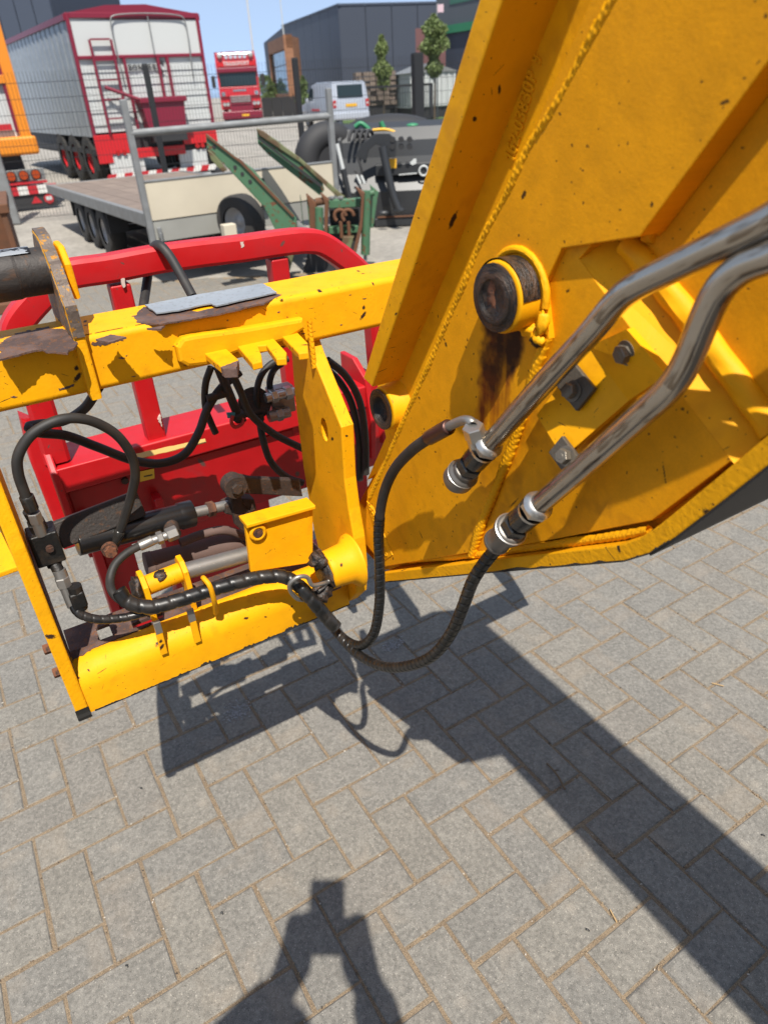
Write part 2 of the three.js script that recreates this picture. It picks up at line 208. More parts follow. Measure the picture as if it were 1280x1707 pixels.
/* ---------- the ground: herringbone of grey concrete pavers with sand joints ---------- */
const LO = V(-1.151, 0, -1.436), LX = V(.860, 0, -.510).normalize(), LY = V(.510, 0, .860).normalize(), LS = .106;
const onPix = (p) => { const q = p.clone().project(camera); return [(q.x + 1) * 640, (1 - q.y) * 853.5, p.clone().applyMatrix4(camera.matrixWorldInverse).z]; };
camera.updateProjectionMatrix(); camera.matrixWorldInverse.copy(camera.matrixWorld).invert();
{
  const pw = 1024, pm = stamp(pw, specks(3400, 201, .0009, .0034), 201), dm = stamp(pw, specks(3200, 203, .0008, .003), 203);
  const pTex = tex(pw, pw, (u, v, x, y) => {
    const a = fbm(u, v, 5, 5, 211), b = fbm(u, v, 60, 3, 213), h = hash(x >> 1, y >> 1, 5), h2 = hash(x, y, 9); let k = .47 + (a - .5) * .05 + (b - .5) * .16 + (h - .5) * .13 + (h2 - .5) * .08;
    let c = [k * 1.025, k * .995, k * .935]; c = mixc(c, [.76, .73, .68], pm[y * pw + x] * .55); c = mixc(c, [.25, .24, .23], dm[y * pw + x] * .55); return mixc(c, [.58, .50, .41], .16 * sstep(.55, .8, a));
  });
  const pBump = tex(512, 512, (u, v, x, y) => { const k = .5 * fbm(u, v, 70, 3, 221) + .5 * hash(x, y, 4); return [k, k, k]; }, false);
  const pr = (t) => rep(t, 2.4);
  const tints = [[1, 1, 1], [.95, .955, .965], [1.03, 1.02, 1.0], [.98, .965, .955], [1.0, .985, .96]];
  const pm_ = tints.map((c) => mat(lin(c[0] * .97, c[1] * .97, c[2] * .97), .9, 0, { map: pr(pTex), bumpMap: pr(pBump), bumpScale: .0011 }));
  const sand = mat(0xffffff, .95, 0, { map: rep(tex(512, 512, (u, v, x, y) => { const a = fbm(u, v, 10, 4, 231), h = hash(x >> 1, y >> 1, 6); const c = mixc([.62, .545, .445], [.52, .45, .365], a); return c.map((k) => k * (.72 + .5 * h)); }), 5), bumpMap: rep(pBump, 6), bumpScale: .003 });
  const far = mat(0xffffff, .92, 0, { map: rep(tex(1024, 1024, (u, v, x, y) => { const a = fbm(u, v, 6, 6, 241), b = fbm(u, v, 90, 3, 243), h = hash(x, y, 7); const k = .575 + (a - .5) * .16 + (b - .5) * .12 + (h - .5) * .06; return [k * 1.02, k * .985, k * .925]; }), .25) });
  const ground = struct('ground', boxUV(new THREE.PlaneGeometry(700, 700).rotateX(-Math.PI / 2).translate(0, -.012, -200)), far, 'grey paved ground of the yard and street');
  const paving = new THREE.Group(); paving.name = 'paving'; paving.userData = { kind: 'structure', label: 'herringbone grey concrete pavers with sandy joints' }; scene.add(paving);
  const sheet = part('sand_joint', boxUV(new THREE.PlaneGeometry(15, 10.8, 60, 44).rotateX(-Math.PI / 2).translate(-1, -.0026, -1.85)), sand, paving);
  { const p = sheet.geometry.attributes.position; for (let i = 0; i < p.count; i++) p.setY(i, p.getY(i) + .0014 * Math.sin(p.getX(i) * 13.1 + p.getZ(i) * 7.7) * Math.sin(p.getZ(i) * 9.3 - p.getX(i) * 5.1)); }
  function paver(w, d, seed) {                               // top with worn chamfer, sides into the sand
    const q = rng(seed), c = .0035, h = .02, W = w / 2, D = d / 2, jx = () => (q() - .5) * .0026; const top = [[-W + c, -D + c], [W - c, -D + c], [W - c, D - c], [-W + c, D - c]].map(([x, z]) => V(x + jx(), 0, z + jx()));
    const mid = [[-W, -D], [W, -D], [W, D], [-W, D]].map(([x, z]) => V(x + jx(), -c, z + jx())), bot = mid.map((m) => m.clone().setY(-h)); const pos = []; const tri = (...v) => v.forEach((k) => pos.push(k.x, k.y, k.z));
    tri(top[0], top[2], top[1]); tri(top[0], top[3], top[2]);
    for (let i = 0; i < 4; i++) { const j = (i + 1) % 4; tri(top[i], top[j], mid[j]); tri(top[i], mid[j], mid[i]); tri(mid[i], mid[j], bot[j]); tri(mid[i], bot[j], bot[i]); }
    const g = new THREE.BufferGeometry(); g.setAttribute('position', new THREE.Float32BufferAttribute(pos, 3)); g.computeVertexNormals(); const uo = q() * 3, vo = q() * 3; return boxUV(g, 1, uo, vo);
  }
  const shapes = []; for (let i = 0; i < 10; i++) shapes.push(paver(LS * 2 - .0062, LS - .0062, 300 + i));
  const cells = [];
  for (let x = -90; x < 110; x++) for (let y = -120; y < 60; y++) {
    const k = mod(x - y, 4); if (k !== 0 && k !== 2) continue;
    const cx = k === 0 ? x + 1 : x + .5, cy = k === 0 ? y + .5 : y; const p = LO.clone().addScaledVector(LX, cx * LS).addScaledVector(LY, cy * LS);
    if (p.x < -8.3 || p.x > 6.3 || p.z < -7.2 || p.z > 3.3) continue;
    const [px, py, pz] = onPix(p); const inView = pz < -.1 && px > -20 && px < 1300 && py > 420 && py < 1730 && !(py < 960 && px > 640 && px < 1090); cells.push({ p, turn: k === 2, s: inView ? 1 / p.distanceToSquared(camera.position) : 0 });
  }
  cells.sort((a, b) => b.s - a.s);
  const inst = new THREE.InstancedMesh(shapes[0], pm_[0], cells.length - 300); inst.name = 'far_paver'; inst.userData.kind = 'stuff'; inst.receiveShadow = true;
  const rot = Math.atan2(-LX.z, LX.x), m4 = new THREE.Matrix4(), eu = new THREE.Euler();
  cells.forEach((c, i) => {
    const y = rr(-.0012, .0012), tx = rr(-.004, .004), tz = rr(-.004, .004), a = rot + (c.turn ? Math.PI / 2 : 0) + rr(-.012, .012) + (R() < .5 ? Math.PI : 0), dx = rr(-.0012, .0012), dz = rr(-.0012, .0012);
    if (i < 300) { const o = new THREE.Mesh(shapes[Math.floor(R() * 10)], pm_[Math.floor(R() * 5)]); o.name = i ? 'paver_' + String(i).padStart(3, '0') : 'paver'; o.position.set(c.p.x + dx, y, c.p.z + dz); o.rotation.set(tx, a, tz, 'YXZ'); o.receiveShadow = true; paving.add(o); }
    else { m4.makeRotationFromEuler(eu.set(tx, a, tz, 'YXZ')); m4.setPosition(c.p.x + dx, y, c.p.z + dz); inst.setMatrixAt(i - 300, m4); const tc = tints[Math.floor(R() * 5)]; inst.setColorAt(i - 300, lin(...tc)); }
  });
  paving.add(inst);
  // loose sand and grit in the joints near the viewer
  const q = rng(271), near = cells.slice(0, 420), gm = new THREE.InstancedMesh(new THREE.IcosahedronGeometry(1, 0), mat(0xffffff, .95), 15000); gm.name = 'joint_grit'; gm.userData.kind = 'stuff'; gm.receiveShadow = true; const sc = new THREE.Matrix4();
  for (let i = 0; i < 15000; i++) { const c = near[Math.floor(q() * near.length)], a = rot + (c.turn ? Math.PI / 2 : 0), e = q() < .62, u = e ? (q() - .5) * LS * 2 : (q() < .5 ? -LS : LS) + (q() + q() - 1) * .005, v = e ? (q() < .5 ? -LS / 2 : LS / 2) + (q() + q() - 1) * .005 : (q() - .5) * LS, r = .0006 + .0016 * q() * q(), k = q();
    m4.makeRotationFromEuler(eu.set(q() * 3, q() * 3, q() * 3)); m4.multiply(sc.makeScale(r * (1 + q()), r, r)); m4.setPosition(c.p.x + Math.cos(a) * u + Math.sin(a) * v, -.0012 + r * .5 + q() * .001, c.p.z - Math.sin(a) * u + Math.cos(a) * v); gm.setMatrixAt(i, m4); gm.setColorAt(i, k < .62 ? lin(.34, .25, .16) : k < .82 ? lin(.16, .115, .08) : k < .92 ? lin(.07, .055, .045) : lin(.55, .50, .43)); }
  paving.add(gm);
}
/* ---------- yellow quick-hitch carriage ---------- */
const px3 = (ax, v, list) => list.map(([x, y]) => P(ax, v, x, y));
{
  const g = thing('carriage', 'scuffed yellow quick-hitch carriage frame with comb rack, in front of the red bale frame', 'carriage', null, 'M');
  const TB = 1.194, TT = 1.281, TR = -.058, TF = -.19;
  part('top_tube', bx(-.028, 1.27, TB, TT, TF, TR, .011), M.yellow, g);
  // flaked paint on the tube: bare brown metal, raised a hair
  const crumbs = (o, n, seed) => { const q = rng(seed), a = []; for (let i = 0; i < n; i++) { const k = o[Math.floor(q() * o.length)], r = .0008 + .0035 * q() * q(), x = k[0] + (q() - .5) * .03, z = k[1] + (q() - .5) * .016, m = 5 + Math.floor(q() * 3), e = q() * 6; a.push(Array.from({ length: m }, (_, j) => { const w = e + j / m * 6.283, d = r * (.6 + .7 * q()); return [x + Math.cos(w) * d * 1.5, z + Math.sin(w) * d]; })); } return a; };
  const flake = (pts, y, amp, seed, par = g) => { const o = ragged(ragged(tl(y, pts), amp * .8, .012, seed), .0007, .003, seed + 7), h = (k) => [Math.max(TF + .006, Math.min(TR - .008, k))][0]; part('bare_patch', prismY(o, y - .002, y + .0006), M.bare, par); const cr = part('paint_chips', crumbs(o, 26, seed).map((c) => prismY(c.map(([a, b]) => [a, h(b)]), y - .001, y + .0005)), M.bare, par); cr.userData.kind = 'stuff'; };
  flake([[222, 532], [240, 512], [275, 515], [330, 520], [400, 505], [455, 488], [472, 492], [440, 506], [380, 520], [320, 532], [270, 540], [235, 540]], TT, .0035, 401);
  flake([[0, 572], [30, 556], [80, 545], [118, 552], [128, 575], [112, 590], [70, 584], [40, 588], [20, 595], [0, 600]], TT, .005, 402);
  flake([[160, 566], [185, 558], [210, 562], [180, 572]], TT, .003, 403);
  flake([[245, 548], [275, 543], [268, 549]], TT, .002, 404);
  const facePatch = (pts, l, amp, seed, m = M.bare) => part('bare_patch', prismL(ragged(ty(l, pts), amp * .8, .003, seed), l - .002, l + .0006), m, g);
  facePatch([[152, 572], [190, 564], [206, 566], [178, 574], [160, 577]], TR, .0025, 405); facePatch([[2, 592], [28, 588], [30, 594], [4, 599]], TR, .002, 406);
  { const q = rng(455); for (let i = 0; i < 18; i++) { const x = 10 + q() * 600, y = 690 - x * .212 - 8 - q() * 84, w = 1 + 6 * q() * q(), h = .6 + 1.1 * q(); facePatch([[x - w, y], [x, y - h], [x + w, y - 1], [x + .3 * w, y + h]], TR, .0008, 470 + i); } }
  facePatch([[98, 648], [125, 640], [123, 644], [100, 651]], TR, .001, 407);
  // hook plate over the tube
  const hook = part('hook_plate', prismT([[-.045, 1.187], [-.044, 1.33], [-.075, 1.375], [-.125, 1.415], [-.175, 1.42], [-.215, 1.395], [-.225, 1.33], [-.222, 1.187]], .157, .174, .003), M.yellowWorn, g);
  part('worn_face', prismT(ragged([[-.049, 1.285], [-.05, 1.33], [-.08, 1.37], [-.125, 1.408], [-.17, 1.413], [-.208, 1.39], [-.217, 1.33], [-.215, 1.285]], .003, .012, 411), .1561, .1572), M.wornSteel, hook);
  part('worn_edge', prismT(ragged([[-.0428, 1.285], [-.0428, 1.331], [-.074, 1.3765], [-.125, 1.4165], [-.175, 1.4215], [-.19, 1.413], [-.13, 1.403], [-.085, 1.363], [-.055, 1.325], [-.052, 1.285]], .0012, .008, 412), .1575, .1735), M.wornSteel, hook);
  part('latch_plate', prismT([[-.105, 1.325], [-.105, 1.375], [-.13, 1.398], [-.17, 1.4], [-.19, 1.37], [-.19, 1.325]], .180, .190, .003), M.yellowWorn, g);
  // cross bar held by the hook plate
  const bc = P('l', -.13, 35, 457);
  const bar = part('cross_bar', lathe(V(-.028, bc.y + .0015, -.13), V(.157, bc.y, -.13), [[0, 0], [.035, 0], [.035, .14], [.0335, .145], [.0335, .185]], 28), M.darkIron, g);
  part('rubbed_film', (() => { const q = new THREE.CylinderGeometry(.0354, .0354, .165, 26, 1, true, 3.75, 1.55); return scaleUV(q, .2, .4).rotateZ(-Math.PI / 2).translate(.058, bc.y + .0008, -.13); })(), M.film, bar);
  // end plate
  const ep = part('end_plate', prismT([[0, .634], [.002, .80], [-.002, 1.0], [-.03, 1.1935], [-.19, 1.1935], [-.19, 1.05], [-.16, .86], [-.10, .72], [-.05, .62], [-.02, .612]], -.02, .002, .003), M.yellowWorn, g);
  part('hanger', prismT([[-.09, 1.283], [-.09, 1.38], [-.12, 1.41], [-.16, 1.41], [-.185, 1.38], [-.185, 1.283]], -.026, -.006, .003), M.yellowWorn, ep);
  part('grimy_inner_face', prismT(ragged([[-.006, .645], [-.004, .80], [-.01, .95], [-.15, .95], [-.15, .86], [-.10, .73], [-.05, .64]], .003, .012, 413), .0018, .003), M.grease, ep);
  part('tip_scuff', prismT(ragged([[.0022, .630], [.0022, .652], [-.006, .645], [-.026, .622], [-.02, .610]], .0022, .005, 414), -.0208, .0026), M.blackSteel, ep);
  part('front_arm', join(prismT([[-.46, .69], [-.50, .69], [-.225, 1.15], [-.185, 1.15]], -.045, -.0225, .003), prismY([[-.025, -.45], [-.025, -.62], [-.2, -.66], [-.2, -.46], [-.1, -.445]], .70, .714, .003)), M.yellowWorn, g);
  for (const [y, l] of [[.79, .004], [.735, .004]]) part('side_bolt', join(hexn(V(-.02, y, -.02), V(-.031, y, -.02), .009)), M.rust, ep);
  // lower tube: bent plate with rounded top
  const prof = [[0, .636], [.0005, .69]]; for (let i = 1; i <= 8; i++) { const a = i / 8 * Math.PI / 2; prof.push([.0005 - .045 * (1 - Math.cos(a)), .69 + .046 * Math.sin(a)]); } prof.push([-.06, .728], [-.066, .70], [-.066, .636]);
  const lt = part('lower_tube', prismT(prof, .002, .54, .002), M.yellow, g); { const b = toCreasedNormals(lt.geometry, .7); lt.geometry = b; }
  { const e = []; const n = 190; for (let i = 0; i <= n; i++) { const t = .01 + .53 * i / n, k = hash(i, 1, 421), m = hash(i >> 3, 5, 3); e.push([t, .6362 + (m > .45 ? .001 + .007 * k * m * m : .0004 + .0012 * k)]); } part('chipped_edge', prismL([[.01, .6352], ...e, [.54, .6352]], -.004, .0009), M.blackSteel, lt); }
  part('rub_mark', prismY(ragged([[.004, -.034], [.05, -.046], [.12, -.05], [.15, -.057], [.08, -.06], [.004, -.06]], .0022, .005, 422), .731, .7366), M.bare, lt);
  { const sl = []; for (const [t, l, w, h] of [[.07, -.115, .012, .02], [.15, -.10, .03, .008], [.26, -.125, .04, .007], [.34, -.10, .03, .006], [.43, -.12, .02, .012]]) sl.push([[t - w, l - h], [t - w, l + h], [t + w, l + h], [t + w, l - h]]); part('inner_tray', prismY([[.003, -.066], [.539, -.066], [.539, -.165], [.003, -.165]], .704, .711, 0, sl), M.bare, g); }
  // centre lug
  const lugL = ly(.54, [[508, 557], [520, 592], [569, 713], [574, 799], [581, 850], [590, 900], [595, 950], [594, 990], [580, 1003]]);
  const lugPts = [...lugL, [-.05, .636], [-.125, .66], [-.15, .75], [-.165, .9], [-.165, 1.05], [-.15, 1.194], [-.1, 1.235]];
  const hc = P('t', .54, 541, 716); const hole = []; for (let i = 0; i < 18; i++) { const a = -i / 18 * 2 * Math.PI; hole.push([hc.z + .017 * Math.cos(a), hc.y + .027 * Math.sin(a)]); }
  part('centre_lug', prismT(lugPts, .54, .566, .003, [hole]), M.yellow, g);
  part('lug_weld', weld([V(.5395, 1.15, TR + .004), V(.5395, 1.19, TR + .003), V(.5395, 1.235, TR + .003)], .005, .009, .2), M.yellow, g);
  part('far_lug', prismT(lugPts, .825, .851, .003), M.yellow, g); part('far_lower_tube', prismT(prof, .851, 1.25, .002), M.yellow, g); part('far_end_plate', prismT([[0, .634], [.002, .80], [-.002, 1.0], [-.03, 1.194], [-.19, 1.194], [-.19, 1.05], [-.16, .86], [-.10, .72], [-.05, .62], [-.02, .612]], 1.25, 1.272, .003), M.yellowWorn, g);
  // comb rack for parked couplings
  const comb = part('comb_rack', prismY([...tl(1.222, [[300, 556], [372, 615], [393, 614], [398, 600], [376, 580], [391, 572], [421, 607], [437, 603], [436, 592], [430, 577], [444, 576], [461, 599], [477, 598], [478, 588], [455, 563], [462, 553], [498, 590], [514, 588], [513, 572], [478, 536]])], 1.211, 1.223, .002), M.yellow, g);
  part('worn_tip', prismY(ragged(tl(1.2235, [[368, 612], [372, 616], [394, 615], [398, 601], [392, 603]]), .0008, .004, 431), 1.2105, 1.2236), M.bare, comb);
  part('rack_pad', prismL(ty(-.055, [[290, 575], [300, 560], [318, 556], [400, 545], [500, 528], [505, 545], [470, 565], [390, 585], [345, 604], [310, 608], [296, 600]]), -.062, -.040, .006), M.yellow, g);
  // box bracket beside the lug
  const bl = -.05; part('box_face', prismL(ty(bl, [[409, 872], [522, 842], [522, 938], [419, 954]]), bl - .012, bl, .002), M.yellow, g);
  { const a = P('l', bl, 411, 872), b = P('l', bl, 522, 841); part('box_top', prismL([[a.x - .004, a.y - .005], [b.x, b.y - .005], [b.x, b.y + .003], [a.x - .004, a.y + .003]], bl - .03, bl + .012, .002), M.yellow, g); }
  { const c = P('l', bl + .004, 430, 888); const rg = part('retaining_ring', new THREE.TorusGeometry(.0135, .0042, 10, 24).translate(c.x, c.y, c.z), M.yellow, g); part('pin_end', cyl(V(c.x, c.y, c.z - .02), V(c.x, c.y, c.z + .004), .0092), M.rust, rg); }
  // pivot boss
  const pc = P('t', .50, 560, 945); const boss = part('pivot_boss', lathe(V(.54, pc.y, pc.z), V(.40, pc.y, pc.z), [[.056, 0], [.054, .006], [.042, .018], [.039, .05], [.039, .06], [.035, .064], [0, .064]], 30), M.yellow, g);
  const q1 = P('t', .47, 518, 945);
  part('greasy_keeper', join(blob(V(.474, pc.y, pc.z + .002), .036, 441, .3, .35, 1, 1), blob(V(.455, pc.y - .03, pc.z + .02), .02, 442, .3), blob(V(.463, pc.y + .03, pc.z), .018, 443, .35)), M.grease, boss);
  { const a = P('t', .495, 560, 968); part('keeper_bolt', join(hexn(V(.47, a.y, a.z + .004), V(.50, a.y, a.z + .004), .015), blob(V(.51, a.y, a.z), .014, 444, .3)), M.rust, boss); }
  // small tube with flanges and plain pin
  const f0 = P('l', -.075, 240, 978), f1 = P('l', -.075, 305, 952), ax = V(0, 0, 0).subVectors(f1, f0).normalize();
  const sl = part('pin_sleeve', cyl(f0, f1, .019), M.yellow, g); for (const f of [f0, f1]) part('sleeve_flange', prismT([[-.028, -.03], [.028, -.075], [.034, -.02], [.03, .015], [.012, .03], [-.012, .03], [-.03, .012]].map(([l, y]) => [f.z + l, f.y + y]), f.x - .005, f.x + .005, .0015), M.yellow, sl);
  part('grease_blot', join(blob(f0.clone().add(V(-.012, .0, .0)), .02, 451, .3, .5, 1.2, 1.2), blob(f0.clone().lerp(f1, .45).add(V(0, .012, .005)), .013, 452, .3, 1.3, .7, 1)), M.grease, sl);
  const g1 = P('l', -.085, 420, 922); part('plain_pin', cyl(f1.clone().addScaledVector(ax, -.01), g1, .0165), M.zincDull, g);
  // bent rod hose guides on the lower tube
  const rod = (list) => part('hose_guide', tube(list, .0048, 30, 8), M.yellow, g);
  rod([P('l', -.0, 360, 1022), P('l', .03, 357, 1000), P('l', .035, 349, 975), P('l', .02, 340, 964), P('l', -.03, 345, 975)]);
  for (const [x, y] of [[262, 1040], [318, 1020]]) {
    const a = P('l', .006, x, y), b = P('l', .006, x + 14, y + 50), st = part('hose_strap', prismL([[a.x - .006, a.y], [a.x + .006, a.y], [b.x + .005, b.y], [b.x - .007, b.y]], .0, .0075, .0015), M.yellow, g);
    part('bare_end', prismL([[a.x - .0062, a.y - .022], [a.x + .0062, a.y - .022], [a.x + .0062, a.y + .004], [a.x - .0062, a.y + .004]], .0, .0082, .001), M.zincDull, st);
  }
  g.userData.done = 1;
  const s = thing('metal_offcut', 'thin torn grey metal sheet lying on the yellow carriage tube', 'metal sheet', null, 'M');
  const so = ragged(tl(TT, [[244, 514], [262, 528], [300, 523], [340, 514], [352, 512], [362, 516], [400, 507], [462, 493], [455, 487], [438, 478], [330, 497]]), .0012, .012, 461);
  part('sheet', prismY(so, TT + .004, TT + .0062), M.greySheet, s);
}
/* ---------- yellow boom nose ---------- */
{
  const g = thing('loader_boom', 'large yellow loader boom nose with steel hydraulic pipes clamped to its side', 'boom', null, 'M');
  const TA = .570, TM = .578, TRR = .604, TK = .618, TW = .824;
  const ext1 = (a, b, y) => { const k = (y - b[1]) / (b[1] - a[1]); return [b[0] + (b[0] - a[0]) * k, y]; };
  const seam = ly(TA, [[612, 818], [640, 765], [690, 650], [750, 515], [800, 395], [880, 235]]); const seamTop = ext1(seam[0], seam[4], 1.93);
  const stepR = ly(TA, [[905, 478], [935, 415], [1065, 395]]), stepTop = [stepR[2][0] + .28, stepR[2][1] + .28 * 1.42];
  const beadLo = ly(TA, [[915, 565], [860, 720], [800, 880], [787, 921]]);
  const low = ly(TA, [[640, 945], [608, 905]]);
  const A = [...seam, seamTop, [stepTop[0], 1.93], [stepR[2][0] + .27, stepR[2][1] + .27 * 1.42], stepR[2], stepR[1], stepR[0], ...beadLo, low[0], low[1]].filter((p, i, q) => !i || Math.hypot(p[0] - q[i - 1][0], p[1] - q[i - 1][1]) > .004);
  // side plate paint: printed in metres of the plate (l, y), with the oil and rust run below the big pin
  const w = 1024, x0 = .0, y0 = .70, SP = 1.25, mk = stamp(w, [...specks(260, 501, .0005, .0021, 3), ...specks(1500, 503, .0004, .0011, 1.6), ...specks(34, 505, .0005, .0009, 24)], 501);
  const run = ly(TA, [[818, 545], [845, 640], [838, 690], [800, 540], [880, 545], [865, 640]]);
  const plateTex = tex(w, w, (u, v, x, y) => {
    const l = x0 + u * SP, Y = y0 + v * SP, a = fbm(u, v, 6, 5, 507), b = fbm(u, v, 60, 3, 509), n = fbm(u, v, 40, 4, 511), gr = hash(x, y, 12) - .5;
    let c = YB.map((k) => k * (.985 + (a - .5) * .13 + (b - .5) * .12 + gr * .05)); c = mixc(c, [.58, .37, .06], .42 * sstep(.52, .76, a * .55 + b * .45));
    // oil and rust run: starts at the pin, ragged lower end
    const cx = lerp(run[3][0], run[4][0], .5) - (run[0][1] - Y) * .16, wd = .030 - .05 * clamp(run[0][1] - Y, 0, .3), dy = run[0][1] + .02 - Y, e = Math.abs(l - cx) + (n - .5) * .03;
    const k = dy > -.03 && dy < .2 ? (1 - sstep(wd * .75, wd * 1.35, e)) * (1 - sstep(.075, .165, dy + (fbm(u * 1, v * .12, 90, 3, 513) - .5) * .16)) : 0;
    c = mixc(c, mixc([.20, .10, .03], [.50, .22, .03], sstep(.03, .13, dy + (n - .5) * .14)), clamp(k * (.62 + .75 * fbm(u, v, 120, 3, 517)))); return mixc(c, [.25, .16, .07], mk[y * w + x] * .9);
  });
  const plateMat = phys({ map: plateTex, roughnessMap: rep(rough1, 3), bumpMap: rep(bump1, 9), bumpScale: .00018 });
  const plUV = (geo) => { const p = geo.attributes.position, u = geo.attributes.uv; for (let i = 0; i < p.count; i++) u.setXY(i, (p.getZ(i) - x0) / SP, (p.getY(i) - y0) / SP); return geo; };
  part('side_plate', plUV(prismT(A, TA, TRR - .001, .0015)), plateMat, g);
  // plate M behind the pipes and its sloping band
  const bandL = [P('t', TM, 965, 432), P('t', TM, 1218, 768)], bandR = [P('t', TRR - .0005, 1046, 418), P('t', TRR - .0005, 1272, 722)];
  const Mp = [...ly(TM, [[895, 470], [940, 405], [1000, 390]]), [bandL[0].z, bandL[0].y], [bandL[1].z, bandL[1].y], ...ly(TM, [[1085, 868], [787, 925], [800, 880], [860, 720], [905, 560]])];
  part('mid_plate', plUV(prismT(Mp, TM, TRR - .001, .001)), plateMat, g);
  { const q = [bandL[0], bandR[0], bandR[1], bandL[1]].map((p) => p.clone()); q[0].addScaledVector(V(0, .53, -.85), .03); q[1].addScaledVector(V(0, .53, -.85), .03); q[2].addScaledVector(V(0, -.53, .85), .01); q[3].addScaledVector(V(0, -.53, .85), .01);
    const b = q.map((p) => p.clone().add(V(.012, 0, 0))), pos = []; const tri = (...k) => k.forEach((p) => pos.push(p.x, p.y, p.z)); tri(q[0], q[2], q[1]); tri(q[0], q[3], q[2]); tri(q[3], b[3], b[2]); tri(q[3], b[2], q[2]); tri(q[0], b[0], b[3]); tri(q[0], b[3], q[3]);
    const bg = new THREE.BufferGeometry(); bg.setAttribute('position', new THREE.Float32BufferAttribute(pos, 3)); bg.computeVertexNormals(); part('sloping_band', boxUV(bg), M.yellow, g); }
  const beadB = [[1046, 405], [1090, 455], [1150, 530], [1210, 610], [1262, 680], [1290, 720]].map(([x, y]) => P('t', TRR - .001, x, y));
  part('cast_ridge', sweep(curve(beadB), 120, 16, (s, a) => .0125 + .0005 * Math.sin(s * 160 + 3 * Math.sin(a * 2)) + .0004 * Math.sin(a * 9 + s * 21)), M.yellow, g);
  // base plate with the bend of the boom
  const bot = ly(TRR, [[590, 900], [640, 950], [1040, 918], [1085, 900], [1125, 872]]); const b5 = bot[4], bendTop = [b5[0] + (1.72 - b5[1]) / 1.66, 1.72];
  const Bp = [...ly(TRR, [[592, 850]]), ...bot, bendTop, [5.2, 1.70], [5.2, 1.93], [.86, 1.93], [.66, 1.93], ...ly(TRR, [[880, 230], [750, 510], [640, 760]])];
  part('base_plate', plUV(prismT(Bp, TRR, TK, .001)), plateMat, g);
  part('far_side_plate', prismT(Bp, TW - .014, TW, .001), M.yellow, g);
  part('top_plate', bx(TK, TW - .014, 1.91, 1.93, .75, 5.2), M.yellow, g);
  // bottom plate, its edge standing proud, dark below the bend
  const TBt = .562, bo = ly(TBt, [[640, 971], [860, 951], [1040, 936], [1080, 924], [1115, 903], [1200, 838], [1280, 775]]); const bo2 = [...bo, [bo[6][0] + (1.72 - bo[6][1]) / 1.66, 1.715], [5.2, 1.69]];
  const thick = bo2.map((p, i) => { const a = bo2[Math.max(0, i - 1)], b = bo2[Math.min(bo2.length - 1, i + 1)], dx = b[0] - a[0], dy = b[1] - a[1], L = Math.hypot(dx, dy); return [p[0] - dy / L * .019, p[1] + dx / L * .019]; });
  part('bottom_plate', prismT([...bo2, ...thick.reverse()], TBt, TW + .004, .002), M.yellowWorn, g);
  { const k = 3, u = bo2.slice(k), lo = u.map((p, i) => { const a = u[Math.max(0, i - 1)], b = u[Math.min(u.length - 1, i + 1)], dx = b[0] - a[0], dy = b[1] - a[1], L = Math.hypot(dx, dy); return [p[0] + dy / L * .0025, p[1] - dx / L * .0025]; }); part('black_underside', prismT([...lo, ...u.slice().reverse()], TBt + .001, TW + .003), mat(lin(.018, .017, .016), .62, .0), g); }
  { const e = []; const n = 60; for (let i = 0; i <= n; i++) { const f = i / n, k = f * 4, s = Math.min(3, Math.floor(k)), a = bo[s], b = bo[s + 1]; const z = lerp(a[0], b[0], k - s), y = lerp(a[1], b[1], k - s), h = hash(i, 2, 521); e.push([z, y + .0006 + (h > .5 ? .0045 * h * (.3 + hash(i >> 2, 1, 4)) : .0012)]); } part('chipped_edge', prismT([...bo.slice(0, 5).map(([a, b]) => [a, b - .0004]), ...e.reverse()], TBt - .0006, TBt + .004), M.blackSteel, g); }
  part('bottom_weld', weld(ly(TBt, [[655, 942], [787, 934], [900, 920], [1000, 908], [1062, 898]]).map(([l, y]) => V(TM + .001, y + .004, l)), .006, .011, .16), M.yellow, g);
  // front casting: flange with its edge towards the viewer, web with raised lettering
  const TS = .535, tAt = (y) => .535 - .012 * clamp((y - 1.18) / .46, 0, 1.6), lyv = (list) => list.map(([x, y, t]) => { const p = P('t', t, x, y); return [p.z, p.y]; });
  const fl = lyv([[798, 0, .523], [665, 433, .529], [605.5, 630, .535]]), fr = lyv([[837, 0, .523], [691, 440, .529], [620, 645, .535]]);
  const dirS = (a, b, y) => { const k = (y - b[1]) / (a[1] - b[1]); return [b[0] + (a[0] - b[0]) * k, y]; };
  { const fg = prismT([fl[2], fr[2], fr[1], fr[0], dirS(fr[0], fr[1], 1.93), dirS(fl[0], fl[1], 1.93), fl[0], fl[1]], TS, .86, .0025), p = fg.attributes.position; for (let i = 0; i < p.count; i++) if (p.getX(i) < .6) p.setX(i, p.getX(i) - TS + tAt(p.getY(i))); fg.computeVertexNormals(); part('front_flange', fg, M.yellow, g); }
  const TC = .588, dl = [fr[1], fr[2]];
  const web = [dirS(fl[0], fl[1], 1.93), fl[0], fl[1], fl[2], [fl[2][0] - .045, fl[2][1] + .025], [fl[2][0] - .05, fl[2][1] - .06], [fl[2][0] - .03, fl[2][1] - .13], ...ly(TC, [[612, 800], [660, 765], [720, 640], [800, 450]]), [.62, 1.72], [.72, 1.93]];
  part('front_web', prismT(web, TC, TK - .01, .001), M.yellow, g);
  // seam weld and bead
  const sm = ly(TA, [[1030, -20], [985, 60], [950, 128], [915, 190], [880, 245], [845, 320], [800, 405], [772, 475], [750, 525], [720, 595], [690, 662], [660, 728], [636, 785], [617, 828]]).map(([l, y]) => V(TA + .0035, y, l));
  part('seam_weld', weld(sm, .0066, .013, .24), M.yellow, g);
